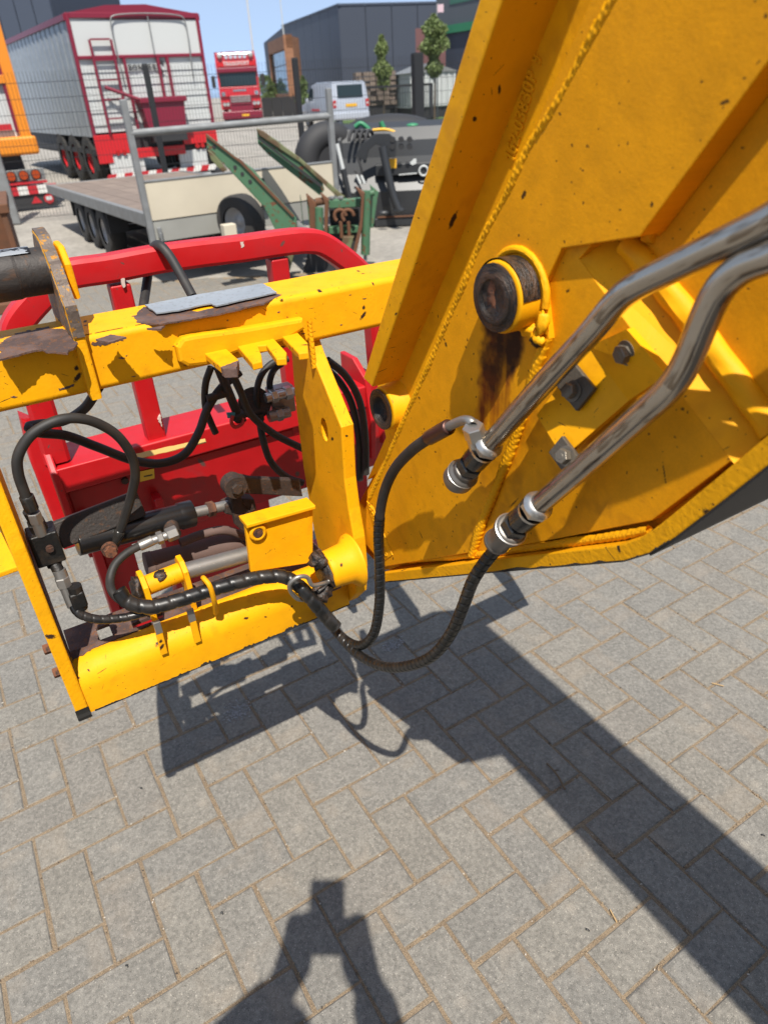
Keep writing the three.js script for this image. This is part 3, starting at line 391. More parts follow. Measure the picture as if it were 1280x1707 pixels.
  part('rib_weld', weld([[912, 560], [885, 640], [862, 720], [832, 800], [800, 880], [786, 925]].map(([x, y]) => P('t', TA + .003, x, y)), .007, .012, .2), M.yellow, g);
  part('step_weld', weld([[1078, 398], [1120, 342], [1170, 272], [1230, 189], [1300, 94]].map(([x, y]) => P('t', TRR, x, y)), .0095, .012, .5), M.yellowWorn, g);
  // small hollow boss at the front
  const s1 = P('t', .553, 633, 683); const sb = part('small_boss', lathe(V(TC + .004, s1.y, s1.z), V(.4, s1.y, s1.z), [[.046, 0], [.042, .006], [.036, .016], [.0355, .030], [.033, .034], [.023, .034], [.021, .024], [0, .024]], 30), M.yellow, g);
  part('greasy_bore', lathe(V(.554, s1.y, s1.z), V(.5, s1.y, s1.z), [[.0335, -.001], [.0335, .0005], [.022, .0005], [.0215, -.011], [0, -.011]], 24), M.grease, sb);
  // big pin in its collar
  const p1 = P('t', .541, 829, 496); const pb = part('pin_collar', lathe(V(TA + .006, p1.y, p1.z), V(.3, p1.y, p1.z), [[.0445, 0], [.043, .005], [.0412, .008], [.0405, .010], [.0402, .013], [.040, .032], [.0375, .0355], [.033, .0355], [0, .0345]], 36), M.yellow, g);
  part('oily_ring', lathe(V(.5368, p1.y, p1.z), V(.3, p1.y, p1.z), [[.037, -.001], [.0372, .0006], [.030, .0009], [.0285, .004], [.021, .0045], [.0195, .0012], [0, .001]], 30), M.grease, pb);
  part('oily_skirt', (() => { const q = new THREE.CylinderGeometry(.0414, .0408, .024, 34, 1, true, -.35, 2.9); return scaleUV(q, .1, .05).rotateZ(Math.PI / 2).rotateX(-.4).translate(.5545, p1.y, p1.z); })(), M.grease, pb);
  part('paint_dab', join(blob(V(.5362, p1.y + .004, p1.z - .003), .012, 531, .45, .16, 1.3, .6)), M.rust, pb);
  { const arc = []; for (let i = 0; i <= 16; i++) { const w = 2.6 - i / 16 * 2.75; arc.push(V(TA - .001, p1.y + .0465 * Math.sin(w), p1.z + .0465 * Math.cos(w))); } part('collar_weld', weld(arc, .0045, .02, .12), M.yellowWorn, pb); }
  part('weld_lump', join(blob(V(TA - .004, p1.y - .022, p1.z + .047), .0085, 532, .35, .7, 1.5, .9), blob(V(TA - .005, p1.y - .042, p1.z + .042), .009, 533, .35, .7, 1, 1.1), blob(V(TA - .003, p1.y - .036, p1.z + .028), .009, 534, .35, .8, 1, 1.3)), M.yellowWorn, pb);
  // raised casting number on the web
  { const a = P('t', TC, 853, 270), b = P('t', TC, 893, 122), d = b.clone().sub(a); d.x = 0; const L = d.length(), X = d.clone().normalize(), Y = V(0, X.z, -X.y), Z = V(-1, 0, 0);
    for (const [txt, off, len] of [['162-03830P', 0, 1], ['9', 1.09, .075]]) { const tg = textGeo(txt, .017, .003); tg.computeBoundingBox(); const bb = tg.boundingBox; tg.translate(-bb.min.x, -.004, -.001).scale(L * len / (bb.max.x - bb.min.x), 1, 1); tg.applyMatrix4(new THREE.Matrix4().makeBasis(X, Y, Z).setPosition(a.clone().addScaledVector(d, off).setX(TC))); part('raised_number', boxUV(tg), M.yellow, g); } }
  // embossed plate at the lower front corner
  { const e = ly(TA, [[612, 835], [622, 845], [655, 925], [640, 935]]); const tag = part('cast_tag', prismT([[e[0][0], e[0][1]], [e[1][0], e[1][1]], [e[2][0], e[2][1]], [e[3][0], e[3][1]]], TA - .0015, TA + .001, .0006), M.yellow, g); for (let i = 0; i < 9; i++) { const f = .08 + i * .105, z = lerp(e[0][0], e[3][0], f) * .5 + lerp(e[1][0], e[2][0], f) * .5, y = lerp(e[0][1], e[3][1], f) * .5 + lerp(e[1][1], e[2][1], f) * .5; part('raised_mark', new THREE.TorusGeometry(.0042, .0013, 6, 12, i % 3 === 1 ? 4 : 6.28).rotateY(Math.PI / 2).rotateX(i).translate(TA - .002, y, z), M.yellow, tag); } }
  // pipe bracket with clamp plates and bolts
  const kb = { a0: P('t', .551, 894, 692), a1: P('t', .5765, 980, 578), b1: P('t', .565, 1044, 549), b2: P('t', .555, 1110, 625), a2: P('t', .571, 1047, 668), a3: P('t', .544, 938, 763) };
  { const quadN = (p, q, r) => { const n = V().crossVectors(q.clone().sub(p), r.clone().sub(p)).normalize(); if (n.x > 0) n.negate(); return n; };
    const n1 = quadN(kb.a0, kb.a1, kb.a3), n2 = quadN(kb.a1, kb.b1, kb.a2), top = [kb.a0, kb.a1, kb.b1, kb.b2, kb.a2, kb.a3], nn = [n1, n1.clone().add(n2).normalize(), n2, n2, n1.clone().add(n2).normalize(), n1], low = top.map((p, i) => p.clone().addScaledVector(nn[i], -.008)); const pos = []; const tri = (...k) => k.forEach((p) => pos.push(p.x, p.y, p.z)); const quad = (a, c, d, e) => { tri(a, c, d); tri(a, d, e); };
    quad(top[0], top[1], top[4], top[5]); quad(top[1], top[2], top[3], top[4]); quad(low[0], low[1], low[4], low[5]); quad(low[1], low[2], low[3], low[4]); for (let i = 0; i < 6; i++) quad(top[i], top[(i + 1) % 6], low[(i + 1) % 6], low[i]);
    const bg = new THREE.BufferGeometry(); bg.setAttribute('position', new THREE.Float32BufferAttribute(pos, 3)); bg.computeVertexNormals(); const br = part('pipe_bracket', boxUV(bg), M.yellow, g);
    const bolt = (c, r, n, par) => part('bolt', join(cyl(c, c.clone().addScaledVector(n, .002), r * 1.35), hexn(c.clone().addScaledVector(n, .002), c.clone().addScaledVector(n, .011), r), cyl(c.clone().addScaledVector(n, .011), c.clone().addScaledVector(n, .0114), r * .45, r * .4)), M.boltGrey, par);
    const onQ = (p, n, x, y) => { const d = rayW(x, y).applyAxisAngle(V(0, 1, 0), -MTH); return CM.clone().addScaledVector(d, p.clone().sub(CM).dot(n) / d.dot(n)); };
    bolt(onQ(kb.a1, n2, 1045, 588), .0092, n2, br);
    const U = kb.a1.clone().sub(kb.a0).normalize();
    const slab = (c, a, bW) => { const Y = n1.clone().cross(U).normalize(), m = new THREE.Matrix4().makeBasis(U, Y, n1).setPosition(c); return part('clamp_plate', boxUV(new RoundedBoxGeometry(a, bW, .006, 2, .0012).applyMatrix4(m)), M.clampGrey, g); };
    const c1 = onQ(kb.a0, n1, 960, 640).addScaledVector(n1, .004), c2 = onQ(kb.a0, n1, 952, 768).addScaledVector(n1, .004), s1_ = slab(c1, .032, .05), s2_ = slab(c2, .026, .05); bolt(onQ(kb.a0, n1, 962, 652).addScaledVector(n1, .007), .0085, n1, s1_); bolt(onQ(kb.a0, n1, 952, 760).addScaledVector(n1, .007), .0085, n1, s2_); }
  // two steel hydraulic pipes with couplings
  const TP = .532;
  const pipe1 = [[812, 744], [900, 645], [985, 552], [1022, 508], [1040, 490], [1065, 474], [1120, 447], [1200, 408], [1285, 366], [1340, 330]].map(([x, y]) => P('t', TP, x, y));
  const pipe2 = [[893, 846], [980, 770], [1070, 690], [1108, 655], [1132, 625], [1152, 585], [1175, 528], [1200, 480], [1236, 447], [1290, 425], [1340, 405]].map(([x, y]) => P('t', TP - .002, x, y));
  const join1 = (pts) => { const e = pts[pts.length - 1], d = e.clone().sub(pts[pts.length - 2]).normalize(); return [...pts, e.clone().addScaledVector(d, .12).add(V(.02, 0, .0)), V(.56, 1.80, 1.06), V(.565, 1.84, 1.3), V(.565, 1.84, 2.4)]; };
  part('hydraulic_pipe', tube(join1(pipe1), .0122, 260, 20), M.pipe, g); part('hydraulic_pipe', tube(join1(pipe2), .0122, 260, 20), M.pipe, g);
  const coup = (pts, tee) => {
    const a = pts[0], d = a.clone().sub(pts[1]).normalize(), q = (k) => a.clone().addScaledVector(d, k);
    const nut = part('pipe_nut', join(hexn(q(-.006), q(.006), .0178), lathe(q(-.012), q(0), [[.0125, 0], [.0165, .002], [.0185, .007]], 20), lathe(q(.008), q(.03), [[.0175, 0], [.0168, .003], [.0165, .006]], 20)), M.zinc, g);
    const body = part('coupling_body', join(lathe(q(.012), q(.1), [[.0, 0], [.0155, 0], [.0165, .004], [.0165, .026], [.014, .03], [.014, .06]], 24), hexn(q(.044), q(.060), .0178)), M.blackSteel, g);
    part('coupling_sleeve', lathe(q(.06), q(.1), tee ? [[0, 0], [.0155, 0], [.0172, .002], [.0172, .006], [.0158, .009], [.0185, .012], [.0215, .016], [.0215, .034], [.0185, .037], [.0185, .04], [0, .04]] : [[0, 0], [.0165, 0], [.0205, .004], [.0205, .014], [.017, .018], [.0165, .042], [.018, .044], [.018, .048], [.014, .048], [.013, .045], [0, .045]], 28), M.sleeve, body);
    part('bright_ring', lathe(q(tee ? .0755 : .0635), q(.1), [[.0175, 0], [.0219, .0005], [.0219, .0018], [.0175, .002]], 28), M.zinc, body);
    return { q, d };
  };
  const c1 = coup(pipe1, true), c2 = coup(pipe2, false);
  fit.c1 = c1; fit.c2 = c2;
  const tb = c1.q(.02), tn = P('t', TP - .012, 791, 722), te = P('t', TP - .012, 790, 712);
  part('tee_branch', join(cyl(tb, tn, .0125, .0115), hexn(tn.clone().lerp(tb, .25), tn.clone().lerp(tb, -.35), .0132)), M.zinc, g);
  fit.elbow = [tn.clone().lerp(tb, -.3), P('t', TP - .012, 789, 708), P('t', TP - .013, 783, 702), P('t', TP - .013, 772, 701), P('t', TP - .013, 756, 707), P('t', TP - .013, 745, 713)];
  part('elbow_tube', tube(fit.elbow, .0062, 30, 12), M.zincDull, g);
}
/* ---------- hydraulic hoses, valve and cylinder on the carriage ---------- */
const hoseThing = (name, label, group = 'hydraulic hoses') => thing(name, label, 'hose', group, 'M');
const lp = (list) => list.map(([x, y, l]) => P('l', l, x, y)), tp = (list) => list.map(([x, y, t]) => P('t', t, x, y));
const crimp = (a, b, r, m, par) => part('crimp_sleeve', join(lathe(a, b, [[r * .8, 0], [r, .002], [r, .3 * a.distanceTo(b)], [r * .96, .34 * a.distanceTo(b)], [r, .38 * a.distanceTo(b)], [r, a.distanceTo(b) - .002], [r * .7, a.distanceTo(b)], [0, a.distanceTo(b)]], 14)), m, par);
{
  // spiral-wrapped bundle and its two tails
  const g = hoseThing('hose_bundle', 'spiral-wrapped black hose bundle strapped along the lower yellow tube');
  const bp = lp([[198, 985, -.01], [215, 1004, .0], [250, 1012, .012], [300, 1000, .018], [350, 984, .02], [400, 970, .025], [440, 962, .03], [475, 962, .04], [500, 978, .058], [520, 1000, .075], [545, 1030, .09], [560, 1046, .10]]);
  part('wrapped_hose', spiralHose(bp, .0134, .027, .14), M.spiral, g);
  const branch = hoseThing('hydraulic_hose', 'thin spiral-wrapped hose leaving the black valve block towards the bundle');
  part('wrapped_hose', spiralHose(lp([[122, 1008, -.02], [132, 1022, -.012], [160, 1032, -.004], [205, 1030, 0], [245, 1020, .006], [285, 1008, .012]]), .0078, .015), M.spiral, branch);
  const ha = hoseThing('hydraulic_hose', 'black hose with brown crimp rising from the bundle to the upper pipe coupling');
  const pa = [...tp([[520, 1000, .475], [545, 1032, .47], [575, 1066, .475], [600, 1076, .485], [622, 1058, .497], [632, 1010, .51], [633, 950, .518], [631, 890, .522], [638, 830, .523], [656, 785, .522], [685, 752, .521], [716, 729, .52]])];
  const ca = curve(pa), split = .66, sub = (a, b, n) => { const o = []; for (let i = 0; i <= n; i++) o.push(ca.getPointAt(a + (b - a) * i / n)); return o; };
  part('wrapped_hose', spiralHose(sub(0, split, 40), .0094, .0125, .17), M.spiral, ha); part('bare_hose', tube(sub(split - .01, 1, 26), .0084, 60, 16), M.rubber, ha);
  crimp(pa[11].clone().lerp(pa[10], .05), fit.elbow[5].clone().lerp(fit.elbow[4], .3), .0106, M.brownCrimp, ha);
  const hb = hoseThing('hydraulic_hose', 'black spiral-wrapped hose hanging in a low curve up to the lower pipe coupling');
  const pb = tp([[530, 1012, .468], [560, 1052, .468], [590, 1085, .475], [632, 1109, .485], [680, 1110, .495], [722, 1092, .505], [752, 1055, .515], [772, 1010, .522], [788, 968, .53], [806, 940, .538], [835, 906, .546]]);
  part('wrapped_hose', spiralHose([...pb, fit.c2.q(.03).add(V(.014, 0, 0))], .0094, .0145, .17), M.spiral, hb);
  // steel clamp round the bundle at the pivot
  const cl = thing('hose_clamp', 'bent steel clamp holding the wrapped bundle at the pivot boss', 'clamp', null, 'M');
  part('u_bolt', tube(lp([[556, 968, .05], [540, 972, .075], [520, 975, .085], [512, 962, .085], [497, 962, .085], [484, 972, .08], [484, 985, .07], [496, 998, .06], [506, 1000, .05]]), .0042, 50, 10), M.zincDull, cl);
  part('clamp_strip', tube(lp([[545, 940, .05], [552, 960, .062], [542, 975, .07], [530, 985, .075]]), .0038, 20, 8), M.zincDull, cl);
  // loop hose on the left
  const h1 = hoseThing('hydraulic_hose', 'black hose looping high from the valve block to the cylinder end');
  const p1 = lp([[44, 828, -.03], [31, 788, -.025], [31, 760, -.022], [54, 724, -.02], [100, 700, -.022], [142, 699, -.03], [190, 721, -.045], [218, 756, -.06], [226, 788, -.075], [221, 819, -.09], [210, 858, -.105], [199, 890, -.115]]);
  part('bare_hose', tube(p1, .0079, 120, 16), M.rubber, h1);
  const e0 = lp([[44, 826, -.03], [54, 850, -.034]]), e1 = lp([[201, 884, -.113], [190, 908, -.12]]);
  crimp(e0[0], e0[1], .0108, M.blackSteel, h1); crimp(e1[0], e1[1], .0105, M.blackSteel, h1);
  part('swivel_nut', join(hexn(...lp([[56, 853, -.034], [62, 870, -.038]]), .0108), cyl(...lp([[60, 864, -.036], [70, 890, -.042]]), .009)), M.zincDull, h1);
  // valve block on the end plate
  const vb = thing('valve_block', 'grimy black valve block bolted inside the end plate', 'valve', null, 'M');
  const vc = P('l', -.05, 88, 908);
  part('block', bx(.006, .05, vc.y - .028, vc.y + .03, -.078, -.035, .003), M.grimeBlack, vb);
  part('upper_adapter', join(hexn(V(.028, vc.y + .034, -.05), V(.026, vc.y + .052, -.046), .0145), cyl(V(.027, vc.y + .05, -.046), V(.024, vc.y + .075, -.042), .011)), M.grimeBlack, vb);
  part('lower_adapter', join(hexn(...lp([[103, 962, -.03], [109, 978, -.028]]), .0118), cyl(...lp([[99, 950, -.034], [106, 968, -.03]]), .0105), cyl(...lp([[108, 974, -.028], [122, 1010, -.022]]), .0095, .009)), M.zincDull, vb);
  part('hose_tee', join(bx(.034, .058, vc.y - .112, vc.y - .08, -.034, -.008, .004), cyl(V(.045, vc.y - .118, -.02), V(.047, vc.y - .07, -.02), .0115)), M.grimeBlack, vb);
  part('drop_fitting', join(cyl(V(.03, vc.y - .026, -.05), P('l', -.033, 101, 957), .0095), hexn(V(.03, vc.y - .027, -.05), V(.031, vc.y - .038, -.048), .013)), M.grimeBlack, vb); part('stud', cyl(V(.032, vc.y + .004, -.036), V(.032, vc.y + .004, -.030), .006), M.rust, vb);
  // hydraulic cylinder
  const cy = thing('hydraulic_cylinder', 'black hydraulic locking cylinder lying across the carriage', 'cylinder', null, 'M');
  const a0 = P('l', -.13, 128, 905), a1 = P('l', -.15, 322, 855), dA = a1.clone().sub(a0).normalize();
  part('barrel', lathe(a0, a1, [[0, 0], [.024, 0], [.0245, .004], [.0245, a0.distanceTo(a1) - .03], [.027, a0.distanceTo(a1) - .028], [.027, a0.distanceTo(a1) - .002], [.02, a0.distanceTo(a1)], [0, a0.distanceTo(a1)]], 26), M.glossBlack, cy);
  const k0 = P('l', -.125, 95, 893), k1 = P('l', -.14, 235, 838);
  part('mounting_bar', (() => { const d = k1.clone().sub(k0), m = new THREE.Matrix4(), X = d.clone().normalize(), Z = V(0, .35, 1).normalize(), Y = Z.clone().cross(X).normalize(); Z.crossVectors(X, Y); m.makeBasis(X, Y, Z).setPosition(k0.clone().lerp(k1, .5)); return boxUV(new RoundedBoxGeometry(d.length(), .05, .02, 2, .004).applyMatrix4(m)); })(), M.darkIron, cy);
  const rod = part('piston_rod', cyl(a1, P('l', -.155, 380, 842), .0105), M.zincDull, cy); part('lock_nut', hexn(P('l', -.152, 345, 850), P('l', -.153, 358, 847), .0155), M.rust, rod);
  part('clevis', join(prismL(ty(-.155, [[372, 838], [372, 852], [400, 858], [424, 845], [420, 828], [398, 826]]), -.172, -.14, .003)), M.rustDark, cy);
  { const b = P('l', -.12, 182, 912); part('banjo', join(cyl(P('l', -.135, 178, 905), P('l', -.1, 184, 918), .0155, .0135), hexn(P('l', -.1, 184, 918), P('l', -.09, 186, 922), .012)), M.rust, cy); }
  { const pbase = P('l', -.14, 283, 868), pt = P('l', -.105, 288, 890); part('port', join(cyl(pbase, pt, .015), cyl(pt, P('l', -.1, 290, 893), .0155)), M.rustDark, cy); part('port_elbow', join(hexn(P('l', -.1, 296, 886), P('l', -.1, 278, 893), .0135), hexn(P('l', -.1, 272, 895), P('l', -.1, 262, 898), .0125), cyl(P('l', -.1, 292, 888), P('l', -.1, 250, 903), .0085)), M.zincDull, cy); }
  const h2 = hoseThing('hydraulic_hose', 'short black hose curling from the cylinder port down into the bundle');
  const p2 = lp([[235, 909, -.1], [212, 922, -.092], [192, 942, -.08], [184, 968, -.06], [190, 990, -.03], [212, 1006, -.004], [245, 1013, .006]]);
  part('bare_hose', tube(p2, .0076, 60, 14), M.rubber, h2); crimp(P('l', -.1, 232, 911), P('l', -.1, 256, 900), .0098, M.zincDull, h2);
  // toggle lever
  const lv = thing('toggle_lever', 'rusty brown toggle lever with round pivot above the cylinder', 'lever', null, 'M');
  const lc = P('l', -.12, 390, 809);
  part('arm', prismL(ty(-.12, [[378, 796], [392, 791], [420, 797], [500, 800], [505, 828], [420, 824], [402, 822], [380, 822]]), -.135, -.119, .003), M.rustDark, lv);
  part('pivot', join(cyl(V(lc.x, lc.y, -.135), V(lc.x, lc.y, -.106), .0225), hexn(V(lc.x, lc.y, -.106), V(lc.x, lc.y, -.098), .0115)), M.rustDark, lv);
  part('drop_plate', prismL(ty(-.13, [[385, 815], [402, 818], [408, 845], [430, 862], [430, 880], [410, 892], [395, 878], [388, 850]]), -.15, -.136, .003), M.rustDark, lv);
  // dusty pipe under the cylinder
  const bp2 = thing('dusty_pipe', 'thick dusty brown pipe below the cylinder', 'pipe', null, 'M');
  part('pipe', cyl(P('l', -.2, 245, 942), P('l', -.2, 425, 896), .0255, .0255, 24), M.dustBrown, bp2); part('pipe_end', lathe(P('l', -.2, 245, 942), P('l', -.2, 425, 896), [[0, -.002], [.027, -.002], [.027, .012], [.0257, .014]], 24), M.dustBrown, bp2);
  const bp3 = hoseThing('hydraulic_hose', 'dusty brown hose lying beside the thick pipe');
  part('bare_hose', tube(lp([[300, 905, -.17], [340, 890, -.17], [375, 884, -.17], [420, 900, -.18]]), .0095, 40, 12), M.dustBrown, bp3);
  // hoses at the back, in front of and over the red frame
  const h3 = hoseThing('hydraulic_hose', 'grey rubber hose sagging in front of the red frame');
  part('bare_hose', tube(lp([[165, 645, -.15], [140, 682, -.2], [105, 702, -.23], [62, 708, -.235], [48, 712, -.225], [60, 720, -.215], [110, 726, -.21], [160, 744, -.21], [225, 768, -.215], [270, 772, -.22], [308, 757, -.23], [332, 720, -.25], [345, 684, -.27], [368, 648, -.28], [400, 620, -.29]]), .0086, 150, 14), M.rubber, h3);
  const hs = (label, list, r = .0085, m = M.rubber) => part('bare_hose', tube(lp(list), r * .84, 80, 12), m, hoseThing('hydraulic_hose', label));
  hs('black hose draped over the rounded red top rail', [[238, 520, -.44], [244, 480, -.50], [250, 440, -.53], [256, 414, -.50], [268, 410, -.455], [282, 425, -.435], [300, 455, -.4], [322, 495, -.35]], .0115);
  hs('black hose standing upright between the comb rack and red beam', [[352, 612, -.27], [343, 640, -.28], [343, 680, -.29], [352, 705, -.29], [360, 722, -.29]], .0085);
  hs('black hose crossing from the comb rack to the centre lug', [[385, 618, -.24], [400, 650, -.245], [418, 690, -.25], [455, 722, -.25], [505, 748, -.25]], .0095);
  hs('black hose dropping in front of the red beam', [[432, 690, -.28], [438, 730, -.275], [452, 770, -.27], [478, 795, -.265], [505, 805, -.26]], .0095);
  hs('black hose curling up behind the lug fittings', [[436, 700, -.3], [428, 660, -.3], [436, 625, -.3], [455, 605, -.3], [480, 598, -.3]], .0085);
  hs('inner black hose curling behind the lug fittings', [[452, 660, -.31], [450, 635, -.31], [458, 615, -.31], [470, 606, -.31]], .0085);
  hs('long black hose falling behind the boom nose', [[545, 600, -.3], [575, 625, -.3], [598, 665, -.3], [608, 720, -.3], [610, 790, -.3]], .0105);
  hs('inner black hose falling behind the boom nose', [[540, 612, -.32], [565, 635, -.32], [585, 670, -.32], [598, 730, -.32], [600, 800, -.32]], .0105);
  const th = thing('t_handle', 'dark steel tee handle with a red cable tie behind the comb rack', 'handle', null, 'M');
  part('stem', join(cyl(P('l', -.27, 364, 612), P('l', -.28, 397, 692), .0095), cyl(P('l', -.275, 345, 665), P('l', -.275, 378, 655), .0085)), M.darkIron, th); part('foot', blob(P('l', -.28, 399, 694), .014, 601, .2, 1.2, 1, 1), M.darkIron, th);
  part('red_tie', tube(lp([[388, 692, -.27], [386, 704, -.27], [392, 712, -.27], [404, 706, -.27], [406, 696, -.27]]), .004, 24, 8), mat(lin(.55, .03, .03), .5), th); part('blue_tag', prismL(ty(-.272, [[378, 688], [392, 687], [391, 694], [380, 697]]), -.274, -.270), mat(lin(.05, .32, .42), .6), th);
  const fv = thing('coupling_fittings', 'cluster of zinc couplings on the red frame behind the lug', 'couplings', null, 'M');
  part('coupling', join(cyl(P('l', -.28, 443, 664), P('l', -.28, 490, 652), .0105), hexn(P('l', -.28, 452, 662), P('l', -.28, 462, 659), .0145), hexn(P('l', -.28, 474, 656), P('l', -.28, 486, 653), .015)), M.zinc, fv);
  part('coupling', join(cyl(P('l', -.28, 448, 695), P('l', -.28, 482, 686), .0125), hexn(P('l', -.28, 460, 692), P('l', -.28, 470, 689), .0155)), M.zincDull, fv);
  part('manifold', bx(P('l', -.3, 452, 676).x, P('l', -.3, 492, 676).x, P('l', -.3, 470, 690).y, P('l', -.3, 470, 645).y, -.325, -.295, .003), M.zincDull, fv);
  part('base_plate', cyl(P('l', -.3, 425, 672), P('l', -.315, 424, 672), .035), M.rustDark, fv);
}
/* ---------- red attachment behind the carriage ---------- */
{
  const g = thing('bale_frame', 'red steel bale frame with rounded hoop and uprights, hung in front of the yellow carriage', 'attachment', null, 'M');
  const L = -.49;
  const hoop = lp([[95, 765, L], [68, 676, L], [44, 605, L], [26, 552, L], [34, 532, L], [70, 490, L], [92, 466, L], [115, 457, L], [180, 447, L], [260, 432, L], [330, 422, L], [400, 414, L], [470, 404, L], [505, 401, L], [530, 404, L], [560, 422, L], [590, 446, L], [612, 470, L], [622, 492, L], [626, 530, L], [630, 580, L], [636, 660, L], [642, 730, L]]);
  const c = new THREE.CatmullRomCurve3(hoop, false, 'centripetal'); part('hoop', (() => { // flattened rounded-square tube
    const n = 160, rs = 20, pos = [], uv = [], idx = [], w = .027, d = .026; for (let i = 0; i <= n; i++) { const p = c.getPointAt(i / n), T = c.getTangentAt(i / n), B = V(0, 0, 1), N = V().crossVectors(B, T).normalize(); for (let j = 0; j <= rs; j++) { const a = j / rs * 2 * Math.PI, ca = Math.cos(a), sa = Math.sin(a), e = Math.pow(Math.pow(Math.abs(ca), 6) + Math.pow(Math.abs(sa), 6), -1 / 6); const q = p.clone().addScaledVector(N, ca * e * w).addScaledVector(B, sa * e * d); pos.push(q.x, q.y, q.z); uv.push(i / n * c.getLength(), j / rs * .2); } }
    for (let i = 0; i < n; i++) for (let j = 0; j < rs; j++) { const a = i * (rs + 1) + j, b = a + rs + 1; idx.push(a, b, a + 1, b, b + 1, a + 1); } const q = new THREE.BufferGeometry(); q.setAttribute('position', new THREE.Float32BufferAttribute(pos, 3)); q.setAttribute('uv', new THREE.Float32BufferAttribute(uv, 2)); q.setIndex(idx); q.computeVertexNormals(); return toCreasedNormals(q, .45); })(), M.red, g);
  for (const [a, b] of [[[195, 462], [266, 742]], [[460, 420], [500, 700]]]) { const A = P('l', L, ...a), B = P('l', L, ...b); part('upright', bx(A.x - .021, A.x + .021, B.y - .03, A.y - .012, L - .02, L + .02, .005), M.red, g); }
  for (const [pts, sd] of [[[[202, 466], [208, 464], [210, 476], [206, 480]], 621], [[[401, 404], [406, 403], [407, 412], [403, 413]], 622], [[[264, 700], [268, 690], [271, 712]], 623]]) part('paint_scuff', prismL(ragged(ty(L + .0265, pts), .0012, .003, sd), L + .02, L + .0268), mat(lin(.62, .50, .44), .8), g);
  const yT = .912, RL = -.455;
  part('upper_beam', bx(.09, .93, yT - .062, yT, RL - .13, RL, .006), M.red, g);
  part('lower_panel', bx(.10, .93, .66, yT - .07, RL - .10, RL - .018, .004), M.redWorn, g);
  part('beam_lip', bx(.09, .25, yT - .055, yT + .004, RL, RL + .018, .004), M.red, g);
  part('corner_post', prismL([[.055, .70], [.10, .70], [.118, .79], [.118, yT + .03], [.095, 1.0], [.06, 1.03], [.05, .93]], RL - .08, RL - .02, .006), M.red, g);
  part('corner_web', prismT([[RL - .1, .73], [RL + .015, .73], [RL + .028, .81], [RL + .022, .91], [RL - .035, .97], [RL - .1, 1.0]], .078, .094, .004), M.red, g);
  for (const [x0, x1] of [[.108, .20], [.27, .56], [.78, .86]]) { const lg = part('leg', bx(x0 + .022, x1, .40, .665, RL - .07, RL - .02, .004), M.red, g); part('leg_flange', bx(x0, x0 + .02, .40, .78, RL - .06, RL + .02, .004), M.red, lg); }
  part('lower_crossbar', bx(.10, .91, .37, .42, RL - .12, RL - .05, .006), M.redWorn, g);
  part('worn_tape', prismY(ragged(tl(yT, [[228, 757], [342, 732], [345, 738], [232, 765]]), .002, .01, 611), yT, yT + .0012), mat(lin(.55, .36, .10), .8), g);
  { const st = part('yellow_label', prismL(ty(RL, [[233, 786], [257, 781], [258, 797], [234, 803]]), RL, RL + .0015, .0004), mat(lin(.80, .52, .04), .6), g); part('label_mark', prismL(ty(RL, [[240, 793], [254, 790], [254, 792], [240, 795]]), RL + .0015, RL + .002), M.black, st); }
  part('right_cheek', prismT([[RL - .13, .70], [RL + .01, .70], [RL + .02, .82], [RL, .93], [RL - .06, .97], [RL - .13, .97]], .86, .876, .003), M.red, g);
  for (const [x, y] of [[208, 800], [330, 850]]) { const q = P('l', RL - .018, x, y); part('panel_bolt', hexn(V(q.x, q.y, RL - .018), V(q.x, q.y, RL - .009), .009), M.rustDark, g); }
}
